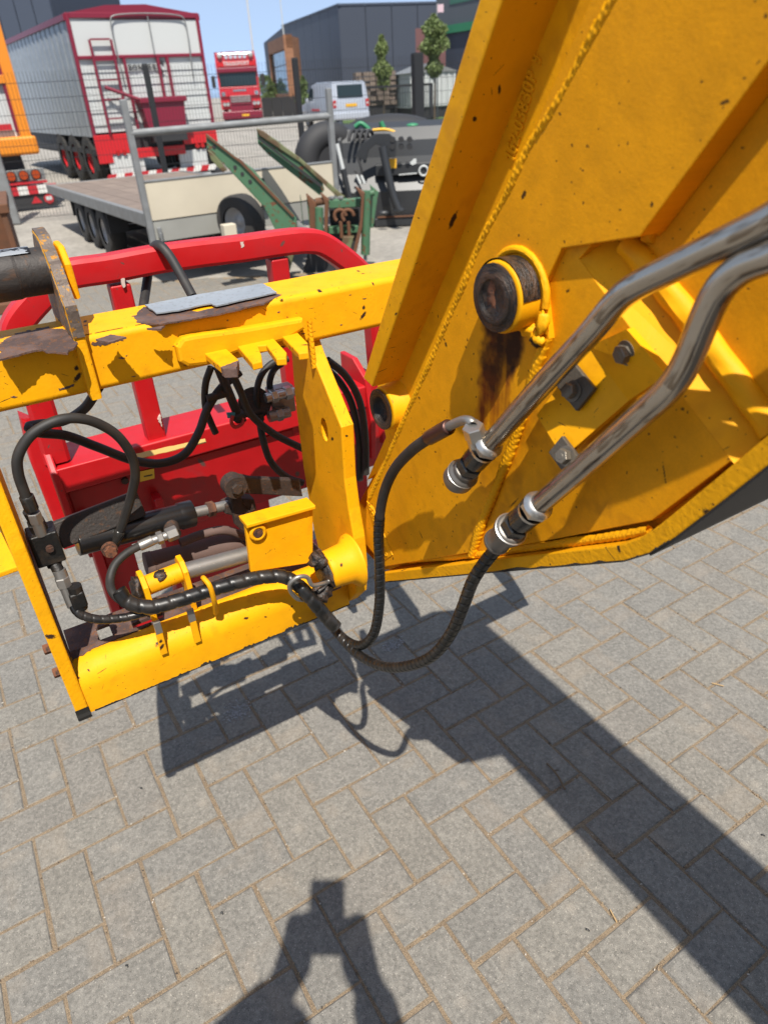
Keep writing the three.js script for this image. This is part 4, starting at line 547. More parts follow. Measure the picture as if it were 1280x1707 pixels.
/* ---------- the yard and street behind ---------- */
const hz = (D, x, y) => { const d = rayW(x, y); return camera.position.clone().addScaledVector(d, D / Math.hypot(d.x, d.z)); };
function thingAt(name, label, category, group, p, ry = 0) { const o = thing(name, label, category, group); o.position.copy(p).setY(p.y || 0); o.rotation.y = ry; return o; }
const B = {
  galv: mat(0xffffff, .5, .35, { map: rep(tex(256, 256, (u, v) => { const a = fbm(u, v, 6, 5, 701); return mixc([.60, .61, .61], [.49, .49, .485], a); }), 2) }),
  cream: mat(0xffffff, .6, 0, { map: rep(tex(256, 256, (u, v) => { const a = fbm(u, v, 4, 5, 703); return mixc([.84, .80, .71], [.76, .72, .64], a); }), .8) }),
  greyPanel: mat(0xffffff, .6, .1, { map: rep(tex(256, 256, (u, v) => { const a = fbm(u, v, 4, 5, 705); return mixc([.66, .66, .63], [.57, .565, .54], a); }), .8) }),
  wood: mat(0xffffff, .85, 0, { map: tex(512, 512, (u, v, x, y) => { const a = fbm(u * .08, v, 60, 4, 707), b = fbm(u, v, 5, 4, 709); return mixc([.56, .50, .45], [.40, .35, .32], clamp(a * .8 + (b - .5) * .6)); }) }),
  tyre: mat(0xffffff, .88, 0, { map: rep(tex(256, 256, (u, v) => { const a = fbm(u, v, 6, 4, 711); return mixc([.16, .155, .15], [.26, .25, .24], a); }), 2) }),
  rim: mat(lin(.42, .41, .40), .5, .3), dark: mat(lin(.022, .022, .024), .7), chassis: mat(lin(.03, .03, .032), .6),
  green: mat(0xffffff, .6, 0, { map: rep(tex(512, 512, (u, v) => { const a = fbm(u, v, 6, 5, 713), b = fbm(u, v, 30, 3, 715); return mixc(mixc([.25, .41, .29], [.31, .46, .34], a), [.42, .25, .15], sstep(.57, .68, a * .5 + b * .5)); }), 1.5) }),
  olive: mat(0xffffff, .7, 0, { map: rep(tex(256, 256, (u, v) => { const a = fbm(u, v, 6, 5, 717); return mixc([.42, .44, .30], [.36, .28, .19], sstep(.4, .65, a)); }), 2) }),
  rustEdge: mat(0xffffff, .85, 0, { map: rep(tex(256, 256, (u, v) => { const a = fbm(u, v, 6, 5, 719); return mixc([.45, .28, .17], [.36, .25, .18], a); }), 3) }),
  mach: mat(lin(.028, .030, .033), .42), mach2: mat(lin(.03, .032, .035), .42), 
  truckRed: new THREE.MeshPhysicalMaterial({ color: lin(.46, .015, .025), roughness: .35, clearcoat: .6, side: THREE.DoubleSide }), trRed: mat(lin(.60, .014, .02), .4), wine: mat(lin(.22, .012, .035), .4),
  white: mat(lin(.58, .60, .59), .5), alu: mat(0xffffff, .42, .45, { map: rep(tex(256, 64, (u, v) => { const a = fbm(u, v, 32, 3, 721); const k = .74 + (a - .5) * .18; return [k * .97, k, k * 1.02]; }), .5) }),
  orange: mat(lin(.80, .26, .012), .5), glass: mat(lin(.02, .035, .04), .08, .0), glassBlue: mat(lin(.16, .26, .30), .08, .3), chrome: mat(lin(.75, .74, .72), .18, .95), slat: mat(lin(.30, .26, .26), .4, .2), plate: mat(lin(.78, .42, .02), .5), lamp: mat(lin(.8, .8, .78), .12, .6), tail: mat(lin(.45, .012, .012), .25), amber: mat(lin(.42, .06, .01), .3),
  silver: new THREE.MeshPhysicalMaterial({ color: lin(.42, .45, .50), roughness: .35, metalness: .35, clearcoat: .7, side: THREE.DoubleSide }),
  clad: mat(lin(.062, .078, .112), .55, .1), clad2: mat(lin(.05, .062, .088), .6, .1), timber: mat(0xffffff, .75, 0, { map: rep(tex(256, 256, (u, v) => { const a = fbm(u * .1, v, 40, 4, 723); return mixc([.66, .47, .34], [.52, .36, .26], a); }), .3) }),
  fence: mat(lin(.012, .013, .015), .55), stripeR: mat(lin(.52, .02, .03), .45), stripeW: mat(lin(.75, .74, .70), .5), bark: mat(lin(.10, .075, .05), .9), grass: mat(lin(.075, .13, .03), .95), trim: mat(lin(.03, .22, .10), .5),
};
const leafMat = (r, gg, b) => new THREE.MeshPhysicalMaterial({ color: lin(r, gg, b), roughness: .8, transmission: .25, thickness: 0, side: THREE.DoubleSide });
function wheel(par, c, r, w, rimM = B.rim, axis = 'x') {       // tyre with tread shoulders, dished rim and hub
  const tg = new THREE.LatheGeometry([[r * .56, -w / 2], [r * .9, -w / 2], [r * .985, -w * .4], [r, -w * .2], [r, w * .2], [r * .985, w * .4], [r * .9, w / 2], [r * .56, w / 2]].map(([a, b]) => new THREE.Vector2(a, b)), 28);
  const rg = new THREE.LatheGeometry([[0, w * .18], [r * .12, w * .2], [r * .2, w * .1], [r * .42, w * .06], [r * .5, w * .36], [r * .58, w * .42], [r * .58, -w * .42], [r * .4, -w * .2], [0, -w * .2]].map(([a, b]) => new THREE.Vector2(a, b)), 24);
  for (const g of [tg, rg]) { scaleUV(g, r * 3, w); if (axis === 'x') g.rotateZ(Math.PI / 2); else g.rotateX(Math.PI / 2); g.translate(c.x, c.y, c.z); }
  const t = part('wheel', tg, B.tyre, par); part('rim', rg, rimM, t); return t;
}
/* flatbed trailer, nose towards the viewer */
{
  const g = thingAt('flatbed_trailer', 'galvanised three-axle flatbed trailer with cream headboard and post frame', 'trailer', null, toW(V(1.68, 0, -6.0)), MTH + .03);
  const W = 2.07, LEN = 5.0, dk = (z) => .665 + z * .018;
  const sl = (geo) => { const p = geo.attributes.position; for (let i = 0; i < p.count; i++) p.setY(i, p.getY(i) + p.getZ(i) * .018); return geo; };
  const n = 9; for (let i = 0; i < n; i++) part('deck_plank', sl(bx(.06 + (W - .12) * i / n + .004, .06 + (W - .12) * (i + 1) / n - .004, .635, .665, -LEN + .04, -.05)), B.wood, g);
  for (const x of [0, W - .06]) part('side_rail', sl(bx(x, x + .06, .555, .675, -LEN, -.0, .006)), B.galv, g);
  part('rear_rail', bx(.06, W - .06, .47, .58, -LEN, -LEN + .06, .006), B.galv, g);
  part('headboard', bx(.05, W - .05, .605, .93, -.03, .012, .004), B.cream, g); part('front_panel', bx(.03, W - .03, .415, .60, -.04, .004, .004), B.greyPanel, g); part('headboard_cap', bx(.05, W - .05, .93, .945, -.035, .018, .003), B.galv, g);
  for (const x of [0, W - .055]) part('post', bx(x, x + .055, .40, 1.585, -.028, .03, .008), B.galv, g);
  part('top_rail', cyl(V(.03, 1.325, 0), V(W - .03, 1.345, 0), .032, .032, 18), B.galv, g);
  part('latch', join(bx(.085, .125, .45, .545, .004, .035, .006), bx(.095, .115, .42, .5, .03, .05, .006)), B.galv, g);
  part('chassis_beam', join(sl(bx(.55, .65, .40, .55, -LEN + .3, -.05)), sl(bx(W - .65, W - .55, .40, .55, -LEN + .3, -.05)), bx(.65, W - .65, .42, .5, -1.2, -1.1)), B.chassis, g);
  for (const z of [-2.2, -2.79, -3.38]) for (const s of [0, 1]) { wheel(g, V(s ? W - .16 : .16, .26, z), .27, .2); }
  for (const z of [-2.2, -2.79, -3.38]) part('axle', cyl(V(.2, .26, z), V(W - .2, .26, z), .035), B.chassis, g);
  part('drawbar', join(cyl(V(.9, .42, 0), V(1.2, .42, 1.1), .04), cyl(V(1.5, .42, 0), V(1.2, .42, 1.1), .04)), B.galv, g);
  part('ratchet', join(bx(1.18, 1.22, .80, .86, .012, .05), cyl(V(1.2, .72, .04), V(1.22, .82, .04), .012), bx(1.17, 1.215, .58, .68, .012, .06, .006), cyl(V(1.22, .72, .04), V(1.28, .74, .05), .008)), B.dark, g);
  for (const z of [-1.82, -3.75]) part('mudflap', bx(.05, .27, .28, .56, z, z + .02), B.dark, g);
  const q = toW(P('l', -5.72, 402, 368)); const sp = thingAt('spare_wheel', 'worn spare tyre leaning against the cream headboard', 'tyre', null, V(q.x, 0, q.z), MTH + .5);
  wheel(sp, V(0, q.y, 0), .235, .2, B.rim, 'x'); sp.children[0].name = 'tyre';
  const wb = toW(P('l', -5.5, 382, 385)); const wk = thingAt('wooden_block', 'pale wooden block standing in front of the spare tyre', 'block', null, V(wb.x, 0, wb.z), MTH); part('block', bx(-.06, .06, wb.y - .09, wb.y + .06, -.05, .05, .006), B.cream, wk); part('foot', bx(-.15, .18, wb.y - .15, wb.y - .09, -.06, .06, .006), B.galv, wk);
}
/* green loader frame lying in the yard */
{
  const gz = -7.2, wz = (z, x, y) => { const d = rayW(x, y); return camera.position.clone().addScaledVector(d, z / d.z); };
  const g = thing('front_loader', 'rusty green front loader frame with two long slanting arms', 'implement', null);
  const pol = (z, d, pts, m, nm, par = g, bev = .008) => part(nm, boxUV(ext(pts.map(([x, y]) => { const p = wz(z, x, y); return [p.x, p.y]; }), d, bev).translate(0, 0, z - d)), m, par);
  const a1 = pol(-6.7, .07, [[343, 224], [345, 247], [362, 262], [398, 300], [440, 345], [456, 378], [464, 392], [495, 384], [494, 366], [490, 360], [452, 320], [420, 282], [400, 268], [391, 262]].reverse(), B.green, 'arm');
  pol(-6.68, .015, [[343, 223], [391, 261], [402, 267], [452, 319], [491, 360], [488, 362], [450, 323], [400, 271], [344, 228]].reverse(), B.rustEdge, 'worn_edge', a1, 0);
  for (const [x, y] of [[357, 245], [392, 279], [404, 290], [417, 303]]) { const p = wz(-6.69, x, y); part('pin_hole', cyl(V(p.x, p.y, -6.705), V(p.x, p.y, -6.695), .016, .016, 12), B.dark, a1); }
  pol(-6.95, .06, [[346, 250], [352, 267], [372, 288], [378, 284], [360, 260]].reverse(), B.olive, 'gusset');
  const a2 = pol(-7.3, .10, [[428, 215], [430, 240], [447, 258], [533, 326], [540, 318], [536, 302], [500, 268], [462, 236]].reverse(), B.green, 'arm'); pol(-7.28, .02, [[427, 214], [440, 219], [500, 263], [575, 328], [568, 334], [536, 304], [500, 271], [432, 226]].reverse(), B.olive, 'top_flange', a2); pol(-7.26, .02, [[430, 228], [536, 308], [535, 313], [430, 232]].reverse(), B.dark, 'groove', a2, 0);
  const bxp = (x0, y0, x1, y1, z, d, m, nm, par) => { const a = wz(z, x0, y0), b = wz(z, x1, y1); return part(nm, bx(Math.min(a.x, b.x), Math.max(a.x, b.x), b.y, a.y, z - d, z, .008), m, par || g); };
  bxp(500, 326, 510, 420, gz, .06, B.green, 'upright'); bxp(511, 330, 524, 420, gz + .05, .10, B.green, 'upright'); pol(gz + .08, .10, [[510, 324], [528, 340], [524, 420], [518, 420], [515, 345]].reverse(), B.rustEdge, 'cheek_plate');
  pol(gz + .1, .10, [[534, 322], [548, 334], [546, 390], [540, 400], [541, 340]].reverse(), B.rustEdge, 'cheek_plate'); pol(gz + .12, .10, [[593, 312], [608, 322], [604, 380], [592, 430], [586, 432], [600, 370], [602, 330]].reverse(), B.rustEdge, 'cheek_plate'); pol(gz + .02, .05, [[616, 308], [631, 320], [622, 380], [618, 380], [621, 328]].reverse(), B.green, 'cheek_plate');
  part('cylinder', cyl(wz(gz, 611, 318), wz(gz, 609, 424), .045, .045, 18), B.green, g); part('cylinder_rod', cyl(wz(gz, 609, 424), wz(gz, 609, 443), .018), B.galv, g); part('cylinder', cyl(wz(gz + .1, 532, 346), wz(gz + .1, 533, 410), .04), B.green, g);
  part('cross_tube', cyl(wz(gz + .05, 527, 337), wz(gz + .05, 545, 334), .035), B.rustEdge, g); part('cross_tube', cyl(wz(gz, 606, 325), wz(gz, 624, 321), .03), B.green, g);
  bxp(548, 334, 602, 345, gz, .10, B.green, 'cross_plate'); bxp(545, 379, 598, 388, gz - .05, .10, B.green, 'cross_plate'); bxp(548, 345, 600, 380, gz - .16, .03, B.chassis, 'back_plate');
  for (const x of [567, 580]) { const p = wz(gz + .02, x, 360), q = part('hook', new THREE.TorusGeometry(.055, .018, 8, 14, 4).translate(p.x, p.y, p.z), B.rustEdge, g); part('shank', cyl(V(p.x, p.y - .05, p.z), V(p.x, p.y - .2, p.z), .018), B.rustEdge, g); }
  for (const x of [553, 568]) { const p = wz(gz - .02, x, 332); part('bolt', hexn(p, p.clone().add(V(0, .025, 0)), .03), B.galv, g); }
  for (const [x0, x1] of [[478, 500], [570, 585]]) { const a = wz(gz + .1, x0 + 10, 400), b = wz(gz + .25, x0 + 6, 470).setY(0); pol(gz + .1, .08, [[x0 + 20, 395], [x0, 470], [x0 - 14, 470], [x0 + 2, 395]], B.olive, 'leg'); }
  pol(gz - .1, .3, [[540, 388], [600, 388], [584, 440], [570, 470], [500, 470], [520, 400]].reverse(), B.chassis, 'lower_body');
}
/* black cutter attachment */
{
  const o = at(0, 628, 377); const g = thingAt('forage_bucket', 'black hydraulic bucket attachment with a yellow sticker and green pipes', 'attachment', null, V(o.x, 0, o.z), -.08);
  const wz = (z, x, y) => { const d = rayW(x, y); return camera.position.clone().addScaledVector(d, z / d.z).sub(V(o.x, 0, o.z)); }; const Z = o.z;
  const outline = (z, pts) => pts.map(([x, y]) => { const p = wz(z, x, y); return [p.x, p.y]; });
  const prof = [[0, .03], [.02, .25], [.03, .42], [-.1, .62], [-.16, .80], [-.2, .98], [-.32, 1.12], [-.5, 1.18], [-.72, 1.12], [-.95, .9], [-1.05, .5], [-1.0, .04]]; // (z, y)
  const sideX = (pts, x0, x1, m, nm, bev = .012, par = g) => part(nm, boxUV(ext(pts, x1 - x0, bev).rotateY(-Math.PI / 2).translate(x1, 0, 0)), m, par);
  sideX(prof, -.42, 2.2, B.mach2, 'hood'); sideX(prof.map(([z, y]) => [z * 1.04 - .02 + .05, y * 1.03]), -.47, -.41, B.mach, 'side_plate');
  part('cutting_edge', bx(-.02, 2.2, .0, .10, -.03, .06, .01), B.mach, g); part('rust_bar', bx(.02, 2.0, .11, .125, .04, .075), B.rustEdge, g);
  part('crossbeam', bx(.02, 2.2, .60, .73, -.12, .02, .01), B.mach, g);
  const gu = outline(Z + .12, [[592, 262], [604, 240], [628, 222], [650, 222], [662, 234], [660, 262], [640, 262], [640, 245], [628, 240], [616, 250], [612, 268]]); part('arched_plate', boxUV(ext(gu.reverse(), .05, .006).translate(0, 0, .08)), B.mach, g);
  const dA = wz(Z + .2, 640, 244), dB = wz(Z + .22, 646, 275), dC = wz(Z + .26, 658, 325), dD = wz(Z + .28, 668, 350); part('stabiliser_leg', tube([dA, dB, dC, dD], .05, 20, 8), B.mach, g); part('leg_hook', join(blob(dD, .055, 731, .1, 1.3, .8, .8), blob(wz(Z + .28, 642, 355), .05, 732, .1, 1.4, .7, .8)), B.mach2, g);
  const c0 = wz(Z + .15, 563, 240), c1 = wz(Z + .15, 573, 282), c2 = wz(Z + .15, 584, 330); part('ram_rod', cyl(c0, c1, .024), B.white, g); part('ram_barrel', cyl(c1, c2, .036), B.mach, g);
  { const tc = wz(Z - .3, 545, 270); part('brush_core', new THREE.CylinderGeometry(.3, .3, .26, 30).rotateX(Math.PI / 2).rotateY(.5).translate(tc.x, tc.y, -.3), B.dark, g); }
  part('brush_disc', new THREE.TorusGeometry(.30, .17, 14, 36).rotateY(.5).translate(wz(Z - .3, 545, 270).x, wz(Z - .3, 545, 270).y, -.3), B.dark, g);
  const arc = wz(Z - .8, 640, 218); part('rear_cover', new THREE.SphereGeometry(.62, 28, 14).scale(1, .32, .5).translate(arc.x, arc.y, -.8), B.dark, g);
  for (const k of [0, 1, 2, 3]) { const p = wz(Z - .1, 588 + k * 9, 238); part('rotor_tooth', new THREE.TorusGeometry(.13, .022, 8, 18, 3).rotateY(1.2).translate(p.x, p.y, -.14), B.dark, g); }
  part('sticker', prismL(outline(Z + .03, [[637, 265], [661, 264], [661, 280], [638, 281]]), .022, .026), B.plate, g); part('arrow_mark', join(prismL(outline(Z + .03, [[665, 290], [695, 287], [695, 289], [665, 292]]), .022, .026), prismL(outline(Z + .03, [[682, 272], [690, 264], [694, 264], [694, 272], [688, 275]]), .022, .026)), B.white, g);
  { const p = wz(Z + .03, 706, 284); part('round_label', join(new THREE.TorusGeometry(.055, .012, 6, 24).translate(p.x, p.y, .035)), B.white, g); }
  part('green_pipe', tube([wz(Z - .35, 588, 212), wz(Z - .35, 597, 206), wz(Z - .35, 606, 211), wz(Z - .35, 612, 217)], .028, 20, 8), B.trim, g); part('green_pipe', cyl(wz(Z - .35, 631, 203), wz(Z - .35, 636, 214), .03), B.trim, g); part('green_cap', blob(wz(Z - .4, 683, 209), .07, 733, .05, 1.2, .4, 1), B.trim, g);
  part('yellow_band', tube([wz(Z - .3, 618, 217), wz(Z - .3, 640, 216), wz(Z - .3, 655, 220)], .02, 10, 6), B.plate, g);
  for (let k = 0; k < 6; k++) { const p = wz(Z + .05, 655 + (k % 3) * 14, 232 + (k > 2 ? 12 : 0)); part('coupler', join(cyl(p, p.clone().add(V(0, 0, .09)), .03), blob(p, .035, 740 + k, .1)), B.dark, g); }
  part('loose_hose', tube([wz(Z + .1, 592, 285), wz(Z + .14, 604, 292), wz(Z + .14, 602, 275), wz(Z + .12, 596, 262)], .014, 20, 6), B.dark, g); for (const x of [596, 603]) part('hose_end', cyl(wz(Z + .14, x, 292), wz(Z + .14, x + 6, 306), .018), B.white, g);
}
/* mesh fence along the yard */
{
  const F0 = V(-5.44, 0, -11.81), D = V(.943, 0, -.333), ry = Math.atan2(.333, .943), H = 2.0, marks = [-7.4, -5.0, -2.5, -.16, 2.31, 4.66, 6.82, 9.3, 11.8];
  const post0 = thingAt('fence_post', 'black square steel post of the mesh fence', 'fence post', 'black posts of the mesh fence', F0.clone().addScaledVector(D, marks[4]), ry); part('post', bx(-.045, .045, 0, H + .02, -.045, .045, .006), B.fence, post0); part('cap', bx(-.04, .04, H + .02, H + .035, -.04, .04, .004), B.fence, post0);
  marks.forEach((s, i) => { if (i === 4 || i === 3) return; const c = post0.clone(); c.name = numbered('fence_post'); c.position.copy(F0).addScaledVector(D, s); if (i === 6) c.scale.set(1.9, 1, 1.9); scene.add(c); groups.push(c); if (i === 6) { c.userData = { label: 'thick black gate post of the mesh fence', category: 'fence post' }; } });
  const gp = thingAt('galvanised_post', 'broad galvanised steel post standing before the mesh fence', 'post', null, F0.clone().addScaledVector(D, -.12), ry); part('post', bx(-.085, .085, 0, 2.3, -.06, .06, .01), B.galv, gp);
  for (let i = 0; i < marks.length - 1; i++) {
    const a = marks[i] + .04, b = marks[i + 1] - .04, w = b - a, gs = [], hs = []; const p = thingAt('mesh_panel', 'black welded wire mesh fence panel between posts', 'fence panel', 'black wire mesh panels of the yard fence', F0.clone().addScaledVector(D, a), ry);
    const n = Math.round(w / .05); for (let k = 0; k <= n; k++) gs.push(new THREE.BoxGeometry(.0042, H - .06, .0042).translate(k * w / n, H / 2 + .03, 0)); const vw = part('vertical_wires', gs, B.fence, p); vw.userData.kind = 'stuff';
    for (let y = .06; y < H + .04; y += .2) for (const z of [-.006, .006]) hs.push(new THREE.BoxGeometry(w, .0065, .0065).translate(w / 2, y, z)); const hw = part('horizontal_wires', hs, B.fence, p); hw.userData.kind = 'stuff';
  }
}
/* red and white bulk trailer */
{
  const g = thingAt('bulk_trailer', 'tall bulk trailer with white rear doors, red frame and red ladder', 'trailer', null, V(-5.6, 0, -16.4), .571);
  const W = 2.7, H = 3.06, LN = 9; // local: x across, z towards the viewer (rear face at 0)
  const n = 40, gs = []; for (let i = 0; i < n; i++) gs.push(bx(.0 + (i % 2) * .012, .05, .95, H - .12, -LN + i * LN / n + .004, -LN + (i + 1) * LN / n)); part('ribbed_side', gs, B.alu, g);
  part('far_side', bx(W - .05, W, .95, H - .1, -LN, -.1), B.alu, g); part('roof_cover', boxUV(ext([[-.03, H - .12], [W + .03, H - .12], [W + .03, H - .02], [W * .6, H + .14], [W * .3, H + .12], [-.03, H - .02]], LN, 0).translate(0, 0, -LN)), B.wine, g);
  part('rear_frame', join(bx(0, .07, .45, H, -.06, .03, .01), bx(W - .07, W, .45, H, -.06, .03, .01), bx(.07, W - .07, H - .09, H, -.06, .03, .01), bx(.07, W - .07, 2.30, 2.36, -.06, .05, .01)), B.wine, g);
  part('upper_door', bx(.07, W - .07, 2.36, H - .09, -.05, .0), B.white, g);
  for (let i = 0; i < 11; i++) part('door_rib', bx(.07, W - .07, 1.02 + i * .117, 1.02 + (i + 1) * .117 - .005, -.05, -.005 + (i % 2) * .018, .004), B.white, g);
  part('upper_pipe', tube([V(.85, 1.9, .06), V(.85, 2.95, .06), V(.9, 3.0, .06), V(2.3, 3.0, .06), V(2.36, 2.95, .06), V(2.36, 1.9, .06)], .014, 80, 6), B.galv, g); part('pipe_drop', cyl(V(1.6, 3.0, .06), V(1.6, 2.35, .06), .012), B.galv, g);
  const ld = part('ladder', join(bx(.32, .36, 1.0, 2.62, .06, .1), bx(.74, .78, 1.0, 2.62, .06, .1)), B.wine, g); for (let y = 1.25; y < 2.7; y += .34) part('rung', bx(.36, .74, y, y + .03, .065, .095), B.wine, ld);
  for (const x of [.92, 1.62, 1.82]) part('upright_bar', bx(x, x + .05, 1.0, 2.3, .03, .09), B.wine, g); part('tail_arm', cyl(V(.42, 1.82, .14), V(1.15, 1.52, .35), .035), B.wine, g);
  part('hopper', boxUV(ext([[1.02, 1.55], [1.95, 1.55], [1.9, .95], [1.1, .95]].reverse(), .35, .01).translate(0, 0, .02)), B.wine, g); part('hopper_lip', bx(1.0, 2.0, 1.5, 1.6, .02, .42, .02), B.wine, g); part('hopper_mesh', bx(1.15, 1.88, .78, .93, .05, .4, .01), B.chassis, g);
  part('red_skirt', join(bx(.0, .8, .60, .98, -.06, .04, .01), bx(1.9, W, .68, .98, -.06, .04, .01), bx(.0, .3, .45, .62, -.06, .04, .01), bx(.8, 1.9, .50, .68, -.06, .06, .01)), B.trRed, g);
  for (const [x0, x1] of [[.3, .95], [1.85, 2.4]]) part('mudguard_plate', bx(x0 - .1, x1, .22, .56, -.03, .02, .01), B.white, g);
  for (const [x, k] of [[.42, 0], [.56, 1], [2.2, 2], [2.32, 3]]) part('tail_lamp', cyl(V(x, .63, .03), V(x, .63, .06), .05), B.tail, g);
  for (let i = 0; i < 14; i++) part('striped_bumper', boxUV(ext([[.05 + i * .175, .13], [.05 + i * .175 + .175, .13], [.05 + i * .175 + .235, .24], [.05 + i * .175 + .06, .24]], .05).translate(0, 0, .05)), i % 2 ? B.stripeW : B.stripeR, g);
  const bd = part('mudflap_board', bx(.1, W, -.08 + .1, .12, .04, .07), B.chassis, g); const tg = textGeo('build on a track', .1, .006); tg.translate(.95, .035, .072); part('board_lettering', tg, B.white, bd); part('white_label', bx(2.1, 2.4, .035, .1, .07, .076), B.white, bd);
  { const q = textGeo('BONGERS', .105, .008); part('door_lettering', q.translate(1.0, 2.09, .03), B.chassis, g); part('door_emblem', boxUV(ext([[1.62, 2.2], [1.70, 2.29], [1.78, 2.22], [1.74, 2.17], [1.70, 2.22], [1.66, 2.18]].reverse(), .006).translate(0, 0, .03)), B.mach2, g); part('door_emblem', boxUV(ext([[1.64, 2.02], [1.70, 2.10], [1.75, 2.06], [1.70, 2.0]].reverse(), .006).translate(0, 0, .03)), B.mach2, g); }
  part('chassis', join(bx(.5, W - .5, .6, .95, -LN, -.1), bx(0, .06, .62, .72, -6, -.1), bx(W - .06, W, .62, .72, -6, -.1)), B.chassis, g);
  for (const z of [-.75, -1.95, -3.2]) { wheel(g, V(.16, .5, z), .5, .34, B.trRed); wheel(g, V(W - .16, .5, z), .5, .34, B.trRed); }
  part('under_body', bx(.06, W - .06, .55, .95, -LN, -3.8), B.chassis, g);
}
/* orange and white trailer at the edge */
{
  const o = at(0, 86, 346); const g = thingAt('orange_trailer', 'white box trailer with orange frame and round tail lamps behind the galvanised post', 'trailer', null, V(o.x, 0, o.z), .52);
  part('box_body', bx(-2.5, -.06, 1.02, 3.3, -7, -.05), B.white, g); part('orange_frame', join(bx(-.17, 0, .98, 3.35, -.08, .04, .01), bx(-2.5, -.17, 1.9, 2.02, -.08, .03, .01), bx(-2.5, -.17, 3.2, 3.35, -.08, .03, .01)), B.orange, g); part('inner_strip', bx(-.22, -.17, 1.2, 3.2, -.03, .01), B.wine, g);
  part('orange_bumper', bx(-1.2, .06, .86, 1.14, -.1, .1, .05), B.orange, g); part('red_strip', bx(-.62, -.26, 1.24, 1.33, .0, .006), B.stripeR, g);
  part('underframe', bx(-2.4, -.25, .62, .88, -6.5, -.2), B.chassis, g); part('lamp_panel', bx(-1.3, .05, .46, .64, -.06, .0, .01), B.galv, g); for (const x of [-.50, -.30, -.10]) { const l = part('tail_lamp', cyl(V(x, .55, 0), V(x, .55, .04), .072, .068, 20), B.amber, g); part('lamp_ring', new THREE.TorusGeometry(.074, .012, 6, 20).translate(x, .55, .02), B.dark, l); }
  part('red_bar', bx(-1.3, .05, .41, .445, -.04, .03), B.stripeR, g); for (let i = 0; i < 8; i++) part('striped_bumper', bx(-1.1 + i * .16, -1.1 + (i + 1) * .16, .25, .38, -.06, .06), i % 2 ? B.stripeR : B.stripeW, g);
  const bd = part('black_board', bx(-1.2, .12, .03, .25, -.05, .03), B.chassis, g); part('triangle_reflector', boxUV(ext([[-.30, .10], [-.12, .10], [-.21, .22]], .01).translate(0, 0, .032)), B.stripeR, bd); part('round_reflector', join(cyl(V(.0, .15, .03), V(.0, .15, .045), .08, .08, 24)), B.stripeR, bd); part('reflector_centre', bx(-.05, .05, .13, .19, .046, .05), B.white, bd);
  for (const z of [-1.2, -2.4]) wheel(g, V(-.3, .48, z), .48, .3);
}
/* red truck */
{
  const o = hz(51.2, 407, 205); const g = thingAt('red_truck', 'red truck cab with roof spotlights facing the yard', 'truck', null, V(o.x, 0, o.z), .16);
  const W = 1.25; const cab = (pts, z0, z1, m, nm, bev = .05) => part(nm, boxUV(ext(pts, z1 - z0, bev).translate(0, 0, z0)), m, g);
  cab([[-W, .75], [W, .75], [W, 3.3], [W * .94, 3.75], [-W * .94, 3.75], [-W, 3.3]], -2.3, -.06, B.truckRed, 'cab'); part('sun_visor', bx(-W * .98, W * .98, 2.72, 2.98, -.08, .12, .05), B.wine, g); part('roof_sign', bx(-W * .9, W * .9, 3.02, 3.32, -.06, .02, .03), B.trRed, g); { const t = textGeo('TRANSPORT', .2, .01); t.translate(-.78, 3.08, .025); part('sign_lettering', t, B.white, g); }
  part('windscreen', bx(-W * .9, W * .9, 1.98, 2.70, -.08, .0, .04), B.glass, g); part('bonnet', bx(-W, W, 1.45, 1.96, -.08, .05, .05), B.truckRed, g); part('badge', bx(-.42, .42, 1.72, 1.82, .05, .07), B.chrome, g); 
  for (let i = 0; i < 4; i++) part('grille_slat', bx(-.62, .62, 1.02 + i * .13, 1.10 + i * .13, .02, .08, .015), i ? B.slat : B.wine, g); part('grille', bx(-.7, .7, .62, 1.55, -.05, .03), B.wine, g);
  for (const s of [-1, 1]) { part('headlamp', join(cyl(V(s * .82, 1.06, .02), V(s * .82, 1.06, .1), .11), cyl(V(s * 1.05, 1.06, .0), V(s * 1.05, 1.06, .08), .11)), B.lamp, g); part('roof_spot', new THREE.SphereGeometry(.17, 14, 10).translate(s * .93, 3.62, .05), B.lamp, g); const m = part('mirror', bx(s * 1.52 - .12, s * 1.52 + .12, 1.95, 2.6, -.25, -.1, .05), B.dark, g); part('mirror_arm', bx(Math.min(s * 1.2, s * 1.5), Math.max(s * 1.2, s * 1.5), 2.5, 2.55, -.2, -.15), B.dark, m); part('corner_fin', bx(s * 1.02 - .12, s * 1.02 + .12, 1.5, 1.72, .04, .07), B.chrome, g); part('bumper_light', bx(s * .95 - .2, s * .95 + .2, .38, .46, .05, .09), B.lamp, g); wheel(g, V(s * 1.0, .5, -1.2), .5, .3); }
  for (let i = 0; i < 5; i++) part('roof_lamp', cyl(V(-.56 + i * .28, 3.52, 0), V(-.56 + i * .28, 3.52, .08), .1), B.lamp, g); part('light_bar', cyl(V(-1.05, 3.68, -.02), V(1.05, 3.68, -.02), .03), B.chrome, g);
  part('bumper', bx(-W, W, .22, .66, -.1, .1, .06), B.wine, g); part('number_plate', bx(-.05, .42, .36, .48, .1, .11), B.plate, g);
  part('trailer_body', bx(-1.27, 1.27, 1.0, 3.9, -13, -2.6), B.wine, g);
}
